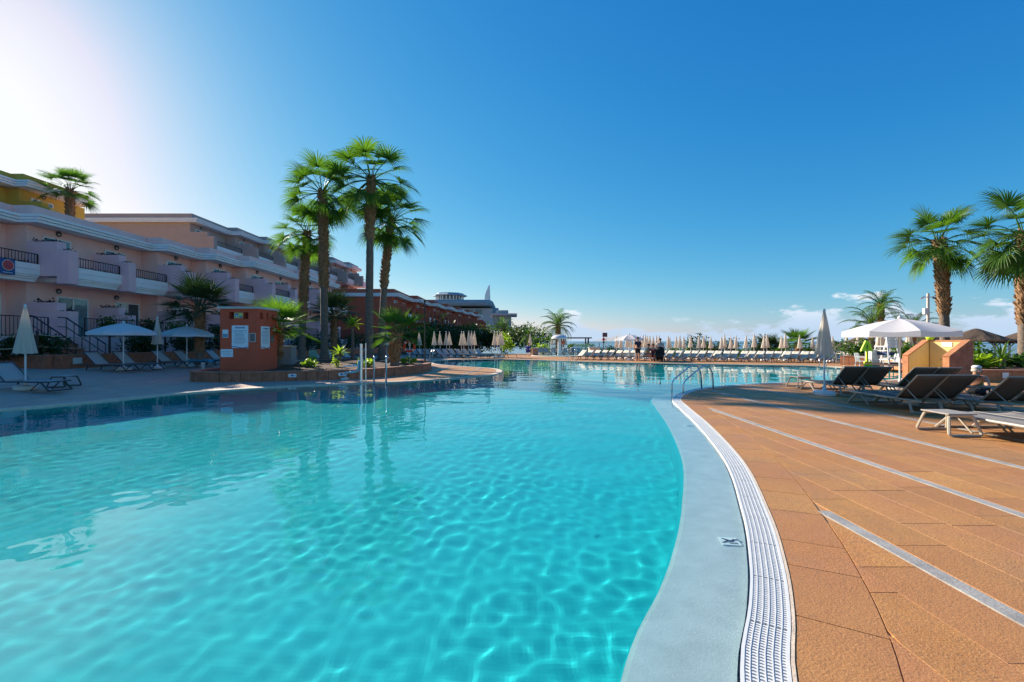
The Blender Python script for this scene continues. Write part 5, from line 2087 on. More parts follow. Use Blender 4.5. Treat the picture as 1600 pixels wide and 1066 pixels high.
for k, (x, y) in enumerate(posts):
    p_ = empty('rope_post', (x - .3, y, zg(x) + .28), 0, f'dark post of the rope fence on the left, {ORD[k]} from the left', 'post', 'posts of the rope fence')
    MB().tube([(0, 0, 0), (0, 0, 1.22)], .045, 8).build('post', M['dark_metal'], p_, smooth=40)
    MB().lathe([(.055, 0), (.055, .04), (.03, .06)], (0, 0, 1.20), 8).build('post_cap', M['dark_metal'], p_)
for k in range(len(posts) - 1):
    for q, hz in enumerate((1.10, .62)):
        a_ = Vector((posts[k][0] - .3, posts[k][1], zg(posts[k][0]) + .28 + hz))
        c = Vector((posts[k + 1][0] - .3, posts[k + 1][1], zg(posts[k + 1][0]) + .28 + hz))
        pts = [a_.lerp(c, t / 8) + Vector((0, 0, -.10 * math.sin(PI * t / 8))) for t in range(9)]
        o = MB().tube(pts, .018, 6).build('rope', rope_m, None, smooth=True)
        tag(o, f'{("upper", "lower")[q]} rope between the {ORD[k]} and {ORD[k + 1]} fence posts from the left', 'rope', 'ropes of the rope fence')
# waste bin and blue bucket beside the left terrace
bk = empty('blue_bucket', (-20.9, 17.9, 1.70), 0, 'light blue plastic bucket on the terrace at far left', 'bucket')
MB().lathe([(.12, 0), (.17, .32), (.18, .33), (.165, .33), (.12, .03)], (0, 0, .9), 14).build('body', mat('light_blue_plastic', (.10, .36, .62), .4, .05, 8), bk, smooth=40)
# white round-topped bollard by the bed
bo = empty('bollard_light', (*GL(317, 577).xy, zg(GL(317, 577).x)), 0, 'short pale bollard light left of the kiosk', 'bollard')
MB().tube([(0, 0, 0), (0, 0, .22)], .07, 12).build('post', M['cap'], bo, smooth=40)
MB().lathe([(.085, .22), (.095, .25), (.08, .31), (.02, .33)], (0, 0, 0), 12).build('cap', M['cap'], bo, smooth=40)
# towels on the left loungers
for k, (x, y, cl_, lb_) in enumerate(((-15.65, 23.1, (.05, .33, .50), 'bright blue towel laid over a lounger below the pink terrace'), (-15.45, 26.3, (.60, .60, .58), 'white towel laid over the last lounger before the kiosk'))):
    t = empty('towel', (x, y, zg(x) + .36), 0, lb_, 'towel')
    b = MB()
    vs, fs = [], []
    for i in range(9):
        for j in range(7):
            u, v = -.7 + 1.4 * i / 8, -.40 + .8 * j / 6
            dz = -.11 if abs(v) > .36 else 0
            vs.append((u, v * (.9 if abs(v) > .36 else 1), .012 + dz + .012 * math.sin(u * 9 + v * 5)))
    for i in range(8):
        for j in range(6):
            fs.append((i * 7 + j, i * 7 + j + 1, (i + 1) * 7 + j + 1, (i + 1) * 7 + j))
    b.add(vs, fs)
    b.build('cloth', mat('towel_cloth', cl_, .95, .1, 20, bump=.4, bscale=200), t, smooth=True)

# ------------------------------------------------------------------ mushroom fountain and children's pool
kc = AT(884, 556, 46.0)
kp = empty('children_pool', (kc.x, kc.y, 0), 0, 'shallow round children pool behind the far bank', 'pool')
b = MB()
ns = 40
ell = [(3.6 * math.cos(2 * PI * k / ns), 2.6 * math.sin(2 * PI * k / ns)) for k in range(ns)]
vs = [(x, y, 0.0) for x, y in ell] + [(x * .95, y * .95, .07) for x, y in ell] + [(x * .92, y * .92, .07) for x, y in ell] + [(x * .91, y * .91, .0) for x, y in ell]
fs = [(r * ns + k, r * ns + (k + 1) % ns, (r + 1) * ns + (k + 1) % ns, (r + 1) * ns + k) for r in range(3) for k in range(ns)]
b.add(vs, fs)
b.build('rim', M['coping'], kp)
MB().add([(x * .92, y * .92, .008) for x, y in ell], [tuple(range(ns))]).build('basin_floor', M['pool_paint'], kp)
wm, wnt, wp = new_mat('shallow_water')
wp.inputs['Base Color'].default_value = (.55, .80, .82, 1)
wp.inputs['Roughness'].default_value = .08
wp.inputs['Alpha'].default_value = .45
MB().add([(x * .92, y * .92, .05) for x, y in ell], [tuple(range(ns))]).build('water_sheet', wm, kp)
mf = empty('mushroom_fountain', (*AT(874, 556, 46.0).xy, .05), 0, 'white mushroom-shaped water fountain in the children pool', 'fountain')
MB().tube([(0, 0, 0), (0, 0, 1.80)], [.17, .15], 14).build('stem', M['white_plastic'], mf, smooth=40)
MB().lathe([(.15, 1.72), (.80, 1.68), (.84, 1.72), (.74, 1.88), (.50, 2.02), (.2, 2.09), (.01, 2.10)], (0, 0, 0), 28).build('cap', M['white_plastic'], mf, smooth=50)
fw, fnt, fp = new_mat('falling_water')
fp.inputs['Base Color'].default_value = (.85, .92, .94, 1)
fp.inputs['Roughness'].default_value = .2
fp.inputs['Alpha'].default_value = .22
b = MB()
for k in range(26):
    a = 2 * PI * k / 26
    r_ = .84 + .03 * math.sin(k * 3.7)
    b.tube([(r_ * math.cos(a), r_ * math.sin(a), 1.72), ((r_ + .04) * math.cos(a), (r_ + .04) * math.sin(a), .02)], .008, 4, cap=False)
tag(b.build('falling_water', fw, mf), kind='stuff')
MB().box((.38, .3, 1.30), (.42, .04, .40)).build('depth_sign', M['red'], mf)
# pergola behind the hedge
pg = empty('pergola', (*AT(898, 540, 56).xy, 0), 0, 'dark flat-roofed pergola behind the hedge right of the fountain', 'pergola')
for x in (-1.5, 1.5):
    for y in (-1, 1):
        MB().box((x, y, .85), (.16, .16, 1.9)).build('post', M['wood'], pg)
for k in range(9):
    MB().box((0, -1.2 + .3 * k, 1.88), (3.8, .10, .14)).build('beam', M['wood'], pg)
# low wall, loungers area planter boxes on the far bank
for k, (px, Y, w, h) in enumerate(((928, 43.0, .95, .85), (836, 46.5, .6, .75))):
    q = AT(px, 556, Y)
    t = empty('sandstone_box', (q.x, q.y, 0), 0, ('sandy box-shaped pillar on the far bank right of the fountain', 'orange box-shaped pillar left of the fountain')[k], 'pillar')
    MB().box((0, 0, h / 2), (w, .6, h), bev=.02).build('body', M['coping'] if k == 0 else M['stone_rim'], t)
    MB().box((0, 0, h + .03), (w + .1, .7, .06), bev=.01).build('cap', M['cap'], t)
# sign mast
sm_ = empty('sign_mast', (*AT(943, 560, 44).xy, 0), 0, 'two thin posts carrying a square dark red sign board on the far bank', 'sign')
MB().tube([(0, 0, 0), (0, 0, 2.3)], .035, 8).build('post', M['dark_metal'], sm_)
MB().tube([(.25, 0, 0), (.25, 0, 1.9)], .035, 8).build('post', M['steel'], sm_)
MB().box((.12, -.05, 2.10), (.46, .04, .40)).build('board', mat('dark_maroon_board', (.10, .035, .045), .5, .1, 8), sm_)
for (z, r_) in ((1.66, .14), (1.40, .10)):
    MB().lathe([(0, 0), (r_, 0), (r_, .03), (0, .03)], (0, 0, 0), 16).build('round_sign', M['tile_red'] if z > 1.5 else M['dark_metal'], sm_).matrix_local = Matrix.Translation((0, -.05, z)) @ Matrix.Rotation(PI / 2, 4, 'X')
# fence along the sea side: posts, rail and glass panels
gl, gnt, gp = new_mat('fence_glass')
gp.inputs['Base Color'].default_value = (.75, .88, .9, 1)
gp.inputs['Alpha'].default_value = .16
gp.inputs['Roughness'].default_value = .05
fpts = [Vector((6.5, 48.5, 0)), Vector((14, 44.2, 0)), Vector((24, 41.2, 0)), Vector((40, 39.4, 0)), Vector((58, 38.4, 0))]
sf = empty('sea_fence', (6.5, 48.5, 0), 0, 'glass fence with dark rail along the sea side of the deck', 'fence')
for a_, c in zip(fpts[:-1], fpts[1:]):
    n = max(1, round((c - a_).length / 2.6))
    for i in range(n):
        u, v = a_.lerp(c, i / n), a_.lerp(c, (i + 1) / n)
        L_ = (v - u).length
        u = u - Vector((6.5, 48.5, 0))
        rz_ = math.atan2((v - a_.lerp(c, i / n)).y, (v - a_.lerp(c, i / n)).x)
        for nm, cc, dd, mm in (('rail', (L_ / 2, 0, 1.30), (L_, .05, .04), M['dark_metal']), ('post', (.02, 0, .64), (.05, .05, 1.28), M['dark_metal']), ('glass_pane', (L_ / 2, 0, .62), (L_ - .1, .012, 1.08), gl)):
            MB().box(cc, dd).build(nm, mm, sf, loc=u, rz=rz_)

# ------------------------------------------------------------------ right-hand bank
# shower niche: yellow inside, brown stone outside, sloping wing walls
M['niche_yellow'] = mat('pale_yellow_render', (.66, .50, .22), .8, .05, 3, bump=.1, dirt=.08)
M['stone_orange'] = mat('orange_stone_slab', (.46, .19, .085), .75, .25, 4, bump=.3, bscale=40)
dep = 1.15
sh_ = empty('shower_wall', (15.15, 15.82, 0), R(-72), 'yellow shower niche with sloping red stone wing walls', 'shower wall')
hw = .58
MB().box((0, 0, .745), (2 * hw - .2, .16, 1.49)).build('back_panel', M['niche_yellow'], sh_)
def wing(side):
    x0 = side * hw
    prof = [(0.06, 0), (0.06, 1.50), (-.12, 1.50), (-dep, .98), (-dep, 0)]
    inner, outer_ = x0 - side * .07, x0 + side * .07
    b = MB()
    n = len(prof)
    for xa, xb in ((min(inner, outer_), max(inner, outer_)),):
        vs = [(xa, y, z) for y, z in prof] + [(xb, y, z) for y, z in prof]
        fs = [tuple(range(n))[::-1], tuple(range(n, 2 * n))] + [(i, (i + 1) % n, n + (i + 1) % n, n + i) for i in range(n)]
        b.add(vs, fs)
    w = b.build('wing_wall', M['niche_yellow'], sh_)
    # stone slabs on the outer face, cap stones along the slope and the front edge
    rows, cols = 4, 4
    ylen = (dep + .06) / cols
    for c in range(cols):
        for r_ in range(rows):
            ya, yb = -dep + c * ylen, -dep + (c + 1) * ylen
            za, zb = r_ * .38, (r_ + 1) * .38
            top = lambda y: min(1.49, .97 + (y + dep) * .52 / (dep - .12))
            zb0, zb1 = min(zb, top(ya)), min(zb, top(yb))
            if zb0 - za < .03 and zb1 - za < .03: continue
            zb0, zb1 = max(zb0, za + .01), max(zb1, za + .01)
            xx0, xx1 = outer_, outer_ + side * .022
            q = .004
            vs = [(x, y, z) for x in (xx0, xx1) for y, z in ((ya + q, za + q), (yb - q, za + q), (yb - q, zb1 - q), (ya + q, zb0 - q))]
            fs = [(0, 1, 2, 3), (4, 5, 6, 7), (0, 1, 5, 4), (1, 2, 6, 5), (2, 3, 7, 6), (3, 0, 4, 7)]
            o = MB().add(vs, fs).build('stone_slab', M['stone'], w)
            bm = bmesh.new(); bm.from_mesh(o.data); bmesh.ops.recalc_face_normals(bm, faces=bm.faces); bm.to_mesh(o.data); bm.free()
    bm = bmesh.new(); bm.from_mesh(w.data); bmesh.ops.recalc_face_normals(bm, faces=bm.faces); bm.to_mesh(w.data); bm.free()
    a_, c_ = Vector((x0 + side * .01, -.12, 1.50)), Vector((x0 + side * .01, -dep - .02, .98))
    d_v = c_ - a_
    b = MB()
    ang = math.atan2(-d_v.z, -d_v.y)
    b.box((a_ + c_) / 2 + Vector((0, 0, .02)), (.19, d_v.length + .02, .045), rot=Euler((ang, 0, 0)))
    b.build('cap_stone', M['stone_orange'], w)
    MB().box((x0 + side * .01, -dep - .025, .48), (.18, .045, .98)).build('cap_stone', M['stone_orange'], w)


wing(-1)
wing(1)
MB().box((0, 0, 1.51), (2 * hw + .16, .20, .04)).build('cap_stone', M['stone_orange'], sh_)
MB().box((.02, -.09, 1.38), (.30, .012, .15)).build('notice', M['tile_white'], sh_)
b = MB()
b.tube([(-.1, -.13, .85), (-.1, -.16, .85)], .03, 8)
b.build('shower_button', M['steel'], sh_)
# green ball-shaped float on the wall top
fb = empty('green_float', (14.93, 16.25, 1.53), 0, 'bright lime green float lying on top of the shower wall', 'float')
MB().lathe([(.02, 0), (.10, .02), (.13, .10), (.10, .18), (.02, .20)], (0, 0, 0), 14).build('body', mat('lime_plastic', (.45, .75, .03), .4, .05, 8), fb, smooth=True)
MB().tube([(0, 0, .19), (0, 0, .24)], .03, 8).build('neck', M['white_plastic'], fb)
# raised beds in orange stone
clad_wall('low_wall', 'low orange stone wall with a white plate beside the shower wall', (16.75, 16.9), (30, 15.0), .42, .30, mt='stone_orange', tile=.5)
t = MB().box((0, 0, 0), (.2, .02, .2)).build('wall_plate', M['tile_white'])
tag(t, 'small square white plate on the orange stone wall', 'plate')
t.location = (17.95, 16.555, .25)
t.rotation_euler = (0, 0, R(-8))
b = MB()
b.add([(16.9, 17.0, .36), (30, 15.2, .36), (34, 26, .36), (17.5, 24, .36)], [(0, 1, 2, 3)])
o = b.build('garden_soil', M['soil'])
structure(o)
clad_wall('low_wall', 'far orange stone planter wall below the bright green bush', tuple(AT(1315, 570, 29.0).xy), tuple(AT(1356, 570, 28.0).xy), .55, .7, mt='stone_orange', tile=.5)
clad_wall('low_wall', 'orange stone planter wall left of the shower wall', tuple(AT(1393, 570, 25.5).xy), tuple(AT(1424, 570, 23.5).xy), .5, .7, mt='stone_orange', tile=.5)
q = AT(1288, 533, 30)

# lifeguard chair of white boards
lc = empty('lifeguard_chair', (*AT(1383, 560, 23.6).xy, 0), R(-160), 'tall white wooden lifeguard chair with steps', 'chair')
wp_ = M['white_paint']
for s_ in (-1, 1):
    MB().tube([(s_ * .42, -.55, 0), (s_ * .34, -.22, 1.25)], .035, 4).build('leg', wp_, lc)
    MB().tube([(s_ * .42, .45, 0), (s_ * .34, .28, 1.85)], .035, 4).build('leg', wp_, lc)
    MB().box((s_ * .37, .03, 1.22), (.07, .62, .06)).build('armrest', wp_, lc)
    MB().box((s_ * .40, -.05, .55), (.05, .85, .06)).build('side_brace', wp_, lc)
for k in range(3):
    MB().box((0, -.50 + .09 * k, .28 + .28 * k), (.80, .14, .045)).build('step', wp_, lc)
for k in range(4):
    MB().box((0, -.16 + .12 * k, 1.0), (.70, .105, .035)).build('seat_slat', wp_, lc)
for k in range(4):
    MB().box((0, .27 + .012 * k, 1.22 + .15 * k), (.70, .03, .125)).build('back_slat', wp_, lc)
MB().box((0, .05, .85), (.60, .5, .16)).build('seat_bag', mat('navy_bag', (.03, .05, .14), .7, .1, 10), lc)


def plastic_chair(label, loc, rz, group):
    t = empty('plastic_chair', loc, rz, label, 'chair', group)
    for s_ in (-1, 1):
        MB().tube([(s_ * .25, -.24, 0), (s_ * .23, -.20, .43)], .024, 6).build('leg', M['white_plastic'], t)
        MB().tube([(s_ * .25, .26, 0), (s_ * .22, .22, .43), (s_ * .20, .30, .85)], .024, 6).build('leg', M['white_plastic'], t)
        MB().tube(arc_pts([(s_ * .26, -.22, .42), (s_ * .28, -.22, .64), (s_ * .25, .26, .66)], .06), .022, 6).build('armrest', M['white_plastic'], t)
    MB().box((0, 0, .43), (.48, .46, .03), bev=.012).build('seat', M['white_plastic'], t)
    for k in range(5):
        MB().box((-.16 + .08 * k, .275, .66), (.055, .03, .42), rot=Euler((R(-10), 0, 0))).build('back_slat', M['white_plastic'], t)
    return t


plastic_chair('white plastic armchair left of the lifeguard chair', (*AT(1348, 560, 24.2).xy, 0), R(30), 'white plastic chairs by the lifeguard chair')
plastic_chair('white plastic armchair right of the lifeguard chair', (*AT(1392, 560, 22.9).xy, 0), R(-100), 'white plastic chairs by the lifeguard chair')
# white cabinet and yellow floor sign
q = AT(1363, 560, 23.9)
wb = empty('white_cabinet', (q.x, q.y, 0), R(10), 'white box cabinet behind the yellow sign', 'cabinet')
MB().box((0, 0, .5), (.5, .4, 1.0), bev=.02).build('body', M['white_plastic'], wb)
MB().box((0, 0, 1.02), (.54, .44, .05), bev=.01).build('lid', M['white_plastic'], wb)
M['sign_yellow'] = mat('safety_yellow_plastic', (.72, .72, .02), .45, .05, 8)
q = AT(1354, 560, 23.2)
ys_ = empty('warning_sign', (q.x, q.y, 0), 0, 'lime yellow triangular warning sign standing on a yellow base', 'sign')
b = MB()
tri_ = [(-.31, .98), (.31, .98), (.26, 1.12), (.07, 1.52), (-.07, 1.52), (-.26, 1.12)]
b.add([(x, -.04, z) for x, z in tri_] + [(x, .04, z) for x, z in tri_], [tuple(range(6)), tuple(range(6, 12))[::-1]] + [(i, i + 6, (i + 1) % 6 + 6, (i + 1) % 6) for i in range(6)])
o = b.build('triangle', mat('lime_safety_plastic', (.60, .86, .02), .45, .05, 8), ys_)
MB().box((.02, 0, .70), (.10, .06, .62)).build('stem', M['sign_yellow'], ys_)
MB().box((.09, .03, .23), (.40, .10, .46), bev=.02).build('base', M['sign_yellow'], ys_)
MB().box((0, -.046, 1.22), (.05, .004, .18)).build('mark', M['tile_black'], ys_)
MB().box((0, -.046, 1.09), (.05, .004, .05)).build('mark', M['tile_black'], ys_)

# camera pole with white box
q = AT(1450, 533, 31)
cp = empty('camera_pole', (q.x, q.y, -.1), 0, 'grey pole with cameras on top and a white box half way up', 'pole')
MB().tube([(0, 0, 0), (0, 0, 4.85)], [.10, .08], 10).build('pole', M['cap'], cp, smooth=40)
MB().box((-.22, -.05, 3.62), (.26, .22, .42), bev=.02).build('white_box', M['white_plastic'], cp)
for s_ in (-1, 1):
    MB().tube(arc_pts([(0, 0, 4.62), (s_ * .22, 0, 4.58), (s_ * .36, -.08, 4.64)], .06), .03, 6).build('camera_arm', M['steel'], cp)
    MB().tube([(s_ * .30, 0, 4.55), (s_ * .52, -.1, 4.50)], .06, 8).build('camera_body', M['dark_metal'] if s_ > 0 else M['steel'], cp)

# thatched shelters along the shore terrace
def gazebo(label, loc, s, seed, group='thatched shelters by the sea'):
    r = random.Random(seed)
    t = empty('thatched_shelter', loc, r.uniform(0, .5), label, 'shelter', group)
    for a in (45, 135, 225, 315):
        c = Vector((math.cos(R(a)), math.sin(R(a)), 0)) * 1.25 * s
        MB().tube([c, c + Vector((0, 0, 2.35 * s))], .09, 8).build('post', M['wood'], t)
        MB().tube([c + Vector((0, 0, 1.65 * s)), c * 1.5 + Vector((0, 0, 2.2 * s))], .05, 6).build('brace', M['wood'], t)
        MB().tube([c + Vector((0, 0, 1.65 * s)), c * .55 + Vector((0, 0, 2.45 * s))], .05, 6).build('brace', M['wood'], t)
    b = MB()
    n = 28
    fr = lambda q, k: 1 + .035 * math.sin(q * 7 + seed) + .03 * math.sin(q * 17 + k * 9)
    b.lathe([(2.45 * s, 2.10 * s), (2.55 * s, 2.22 * s), (1.9 * s, 2.52 * s), (1.25 * s, 2.84 * s), (.6 * s, 3.15 * s), (.22 * s, 3.32 * s), (.04, 3.36 * s)], (0, 0, 0), n, fr=fr)
    b.build('roof_core', M['thatch'], t)
    # loose thatch straws round the eaves and over the slope
    b = MB()
    for k in range(900):
        a = r.uniform(0, 2 * PI)
        u = math.sqrt(r.random())
        rad = 2.6 * s * u
        z = (3.36 - 1.18 * u) * s + .03
        d = Vector((math.cos(a), math.sin(a), 0))
        sd = Vector((-d.y, d.x, 0)) * .02
        p_ = d * rad + Vector((0, 0, z))
        e = p_ + d * .30 * s + Vector((0, 0, -.16 * s - r.random() * .10)) + sd * r.uniform(-3, 3)
        b.add([p_ - sd, p_ + sd, e + Vector((0, 0, .03))], [(0, 1, 2)])
    tag(b.build('thatch_straw', M['thatch'], t), kind='stuff')
    return t


for k, (px, Y, z, s_) in enumerate(((1300, 52, -1.75, 1.0), (1343, 50, -1.45, 1.02), (1393, 49, -1.5, 1.02), (1447, 47, -1.2, 1.02), (1525, 44, -.72, 1.02), (1606, 43, -.80, 1.0))):
    q = AT(px, 533, Y)
    gazebo(f'brown thatched shelter by the sea, {ORD[k]} from the left', (q.x, q.y, z), s_, k)
b = MB()
b.add([(20, 41.5, -.95), (75, 38.5, -.75), (75, 62, -1.1), (20, 62, -1.7)], [(0, 1, 2, 3)])
structure(b.build('shore_terrace', M['earth']))

# ------------------------------------------------------------------ people
def skin_body(name, joints, edges, mt, parent, root_i=0, sub=2):
    """joints: (x, y, z, radius)"""
    me = bpy.data.meshes.new(name)
    me.from_pydata([j[:3] for j in joints], edges, [])
    o = link(name, me, parent)
    md = o.modifiers.new('skin', 'SKIN')
    md.use_smooth_shade = True
    sv = me.skin_vertices[0].data if me.skin_vertices else None
    if sv is None:
        bm = bmesh.new(); bm.from_mesh(me); bm.verts.layers.skin.verify(); bm.to_mesh(me); bm.free()
        sv = me.skin_vertices[0].data
    for i, j in enumerate(joints):
        r_ = j[3]
        sv[i].radius = (r_, r_) if not hasattr(r_, '__len__') else r_
        sv[i].use_root = i == root_i
    ss = o.modifiers.new('sub', 'SUBSURF')
    ss.levels = ss.render_levels = sub
    me.materials.append(mt)
    return o


def head_parts(parent, c, r_, face, hair_m, cap=None):
    """eyes, ears, nose and hair round a head centre; face = facing direction (unit)"""
    f = Vector(face).normalized()
    s_ = Vector((-f.y, f.x, 0)).normalized()
    up = f.cross(s_) * -1
    if up.z < 0: up = -up
    b = MB()
    n = 12
    for i in range(7):
        th = PI * .60 * i / 6
        for k in range(n):
            q = 2 * PI * k / n
            d = up * math.cos(th) + (f * math.cos(q) + s_ * math.sin(q)) * math.sin(th)
            lift = 1.10 + .02 * math.sin(k * 5 + i)
            b.v.append(tuple(Vector(c) + d * r_ * lift - f * r_ * .22 * math.sin(th) + up * r_ * .12))
    for i in range(6):
        for k in range(n):
            j = (k + 1) % n
            b.f.append([i * n + k, i * n + j, (i + 1) * n + j, (i + 1) * n + k]); b.m.append(0)
    b.build('hair', hair_m, parent, smooth=True)
    for q in (-1, 1):
        e = Vector(c) + f * r_ * .88 + s_ * q * r_ * .36
        MB().lathe([(.001, -.012), (.013, 0), (.001, .012)], e, 8).build('eye', M['tile_black'], parent)
        e = Vector(c) + s_ * q * r_ * 1.0
        MB().lathe([(.006, -.035), (.02, 0), (.006, .03)], e, 8).build('ear', M['skin'], parent)
    MB().tube([Vector(c) + f * r_ * .85 + up * .01, Vector(c) + f * r_ * 1.12 - up * r_ * .25], [.010, .018], 6).build('nose', M['skin'], parent)
    MB().tube([Vector(c) + f * r_ * .90 - up * r_ * .5 - s_ * .025, Vector(c) + f * r_ * .90 - up * r_ * .5 + s_ * .025], .007, 6).build('mouth', M['tile_red'], parent)


def hand(parent, wrist, d, palm_n, mt, s=1.0, curl=.5):
    """palm with five separate curled fingers"""
    d = Vector(d).normalized()
    n = Vector(palm_n).normalized()
    sd = d.cross(n).normalized()
    w = Vector(wrist)
    J, E = [], []
    def add(p_, r_, par=None):
        J.append((*p_, r_ * s))
        if par is not None: E.append((par, len(J) - 1))
        return len(J) - 1
    a0 = add(w, .022)
    pm = add(w + d * .05 * s, (.036, ) [0] if False else .030, a0)
    o = skin_body('hand', J, E, mt, parent, 0, 1)
    for k in range(4):
        base = w + d * .085 * s + sd * (.027 - .018 * k) * s
        ln = (.072, .080, .075, .058)[k] * s
        p1 = base + (d * math.cos(curl * .5) + n * math.sin(curl * .5)) * ln * .5
        p2 = p1 + (d * math.cos(curl * 1.4) + n * math.sin(curl * 1.4)) * ln * .5
        skin_body('finger', [(*(w + d * .05 * s + sd * (.02 - .013 * k) * s), .009 * s), (*base, .0095 * s), (*p1, .0085 * s), (*p2, .007 * s)], [(0, 1), (1, 2), (2, 3)], mt, o, 0, 1)
    tb = w + d * .03 * s + sd * .028 * s
    skin_body('thumb', [(*(w + d * .015 * s), .011 * s), (*tb, .011 * s), (*(tb + (d * .6 + sd * .7 + n * .3).normalized() * .035 * s), .010 * s), (*(tb + (d * .9 + sd * .6 + n * .4).normalized() * .06 * s), .008 * s)], [(0, 1), (1, 2), (2, 3)], mt, o, 0, 1)


def standing_person(label, loc, rz, top_m, short_m, hair_m):
    t = empty('person', loc, rz, label, 'person')
    J = [(0, 0, .98, .145), (0, 0, 1.18, .135), (0, .01, 1.40, .155), (0, .01, 1.50, .07), (0, -.01, 1.58, .055), (0, -.02, 1.66, .085), (0, -.02, 1.76, .075),
         (-.20, .01, 1.42, .06), (-.27, .02, 1.15, .045), (-.25, -.12, .92, .034), (.20, .01, 1.42, .06), (.27, .03, 1.15, .045), (.24, -.10, .92, .034),
         (-.10, 0, .90, .095), (-.12, -.01, .50, .062), (-.12, .03, .10, .042), (-.13, -.10, .045, .04), (.10, 0, .90, .095), (.13, .01, .50, .062), (.14, .05, .10, .042), (.16, -.08, .045, .04)]
    E = [(0, 1), (1, 2), (2, 3), (3, 4), (4, 5), (5, 6), (2, 7), (7, 8), (8, 9), (2, 10), (10, 11), (11, 12), (0, 13), (13, 14), (14, 15), (15, 16), (0, 17), (17, 18), (18, 19), (19, 20)]
    skin_body('body', J, E, M['skin'], t)
    S = [(0, 0, .96, .165), (0, 0, 1.18, .158), (0, .01, 1.40, .175), (0, .01, 1.49, .085), (-.21, .01, 1.42, .082), (-.26, .02, 1.22, .072), (.21, .01, 1.42, .082), (.26, .03, 1.22, .072)]
    skin_body('shirt', S, [(0, 1), (1, 2), (2, 3), (2, 4), (4, 5), (2, 6), (6, 7)], top_m, t)
    H = [(0, 0, .96, .155), (-.10, 0, .86, .115), (-.12, 0, .58, .10), (.10, 0, .86, .115), (.13, 0, .58, .10)]
    skin_body('shorts', H, [(0, 1), (1, 2), (0, 3), (3, 4)], short_m, t)
    head_parts(t, (0, -.02, 1.70), .095, (0, -1, 0), hair_m)
    hand(t, (-.25, -.12, .92), (0, -.35, -1), (1, 0, 0), M['skin'])
    hand(t, (.24, -.10, .92), (0, -.35, -1), (-1, 0, 0), M['skin'])
    return t


navy = mat('navy_cotton', (.02, .028, .06), .9, .1, 20)
standing_person('person in dark navy shirt and shorts standing before the far loungers', (*AT(996.5, 560, 33.6).xy, 0), R(200), navy, mat('black_shorts', (.02, .02, .025), .9, .1, 20), M['hair_dark'])


def sitting_person(label, loc, rz, top_m, short_m, hair_m, lean=.12):
    t = empty('person', loc, rz, label, 'person')
    J = [(0, 0, .48, .15), (0, -lean * .4, .68, .14), (0, -lean, .90, .15), (0, -lean * 1.2, 1.00, .065), (0, -lean * 1.4, 1.08, .055), (0, -lean * 1.5, 1.16, .085), (0, -lean * 1.5, 1.25, .072),
         (-.20, -lean, .91, .058), (-.26, -lean - .10, .68, .044), (-.14, -lean - .28, .60, .034), (.20, -lean, .91, .058), (.26, -lean - .10, .68, .044), (.14, -lean - .28, .60, .034),
         (-.11, -.05, .46, .10), (-.15, -.42, .50, .066), (-.14, -.46, .10, .044), (-.14, -.58, .045, .04), (.11, -.05, .46, .10), (.15, -.42, .50, .066), (.15, -.46, .10, .044), (.16, -.58, .045, .04)]
    E = [(0, 1), (1, 2), (2, 3), (3, 4), (4, 5), (5, 6), (2, 7), (7, 8), (8, 9), (2, 10), (10, 11), (11, 12), (0, 13), (13, 14), (14, 15), (15, 16), (0, 17), (17, 18), (18, 19), (19, 20)]
    skin_body('body', J, E, M['skin'], t)
    skin_body('shirt', [(0, 0, .47, .165), (0, -lean * .4, .68, .158), (0, -lean, .90, .168), (-.21, -lean, .91, .08), (-.25, -lean - .05, .76, .068), (.21, -lean, .91, .08), (.25, -lean - .05, .76, .068)], [(0, 1), (1, 2), (2, 3), (3, 4), (2, 5), (5, 6)], top_m, t)
    skin_body('shorts', [(0, 0, .47, .158), (-.11, -.06, .46, .118), (-.14, -.32, .49, .09), (.11, -.06, .46, .118), (.14, -.32, .49, .09)], [(0, 1), (1, 2), (0, 3), (3, 4)], short_m, t)
    head_parts(t, (0, -lean * 1.5, 1.19), .095, (0, -1, 0), hair_m)
    hand(t, (-.14, -lean - .28, .60), (.3, -1, -.3), (0, 0, -1), M['skin'])
    hand(t, (.14, -lean - .28, .60), (-.3, -1, -.3), (0, 0, -1), M['skin'])
    return t


sitting_person('person in a pale green shirt sitting on a far lounger', (*AT(1011, 560, 34.0).xy, 0), R(30), mat('pale_green_cotton', (.38, .50, .28), .9, .1, 20), mat('grey_shorts', (.2, .2, .2), .9, .1, 20), M['hair_dark'])
sitting_person('person in a dark red top sitting beside the pushchair', (*AT(1020.5, 560, 33.4).xy, 0), R(-20), mat('dark_red_cotton', (.16, .03, .04), .9, .1, 20), mat('maroon_shorts', (.14, .03, .05), .9, .1, 20), M['hair_dark'])
standing_person('person in a pale top standing behind the pushchair', (*AT(1031.5, 560, 34.6).xy, -.1), R(150), mat('cream_cotton', (.50, .45, .40), .9, .1, 20), mat('dark_skirt', (.03, .03, .035), .9, .1, 20), M['hair_dark'])
sitting_person('person in a red and blue top sitting left of the fountain', (*AT(825, 560, 47.2).xy, 0), R(160), mat('royal_blue_cotton', (.03, .06, .30), .9, .1, 20), mat('blue_shorts', (.03, .05, .22), .9, .1, 20), M['hair_dark'])
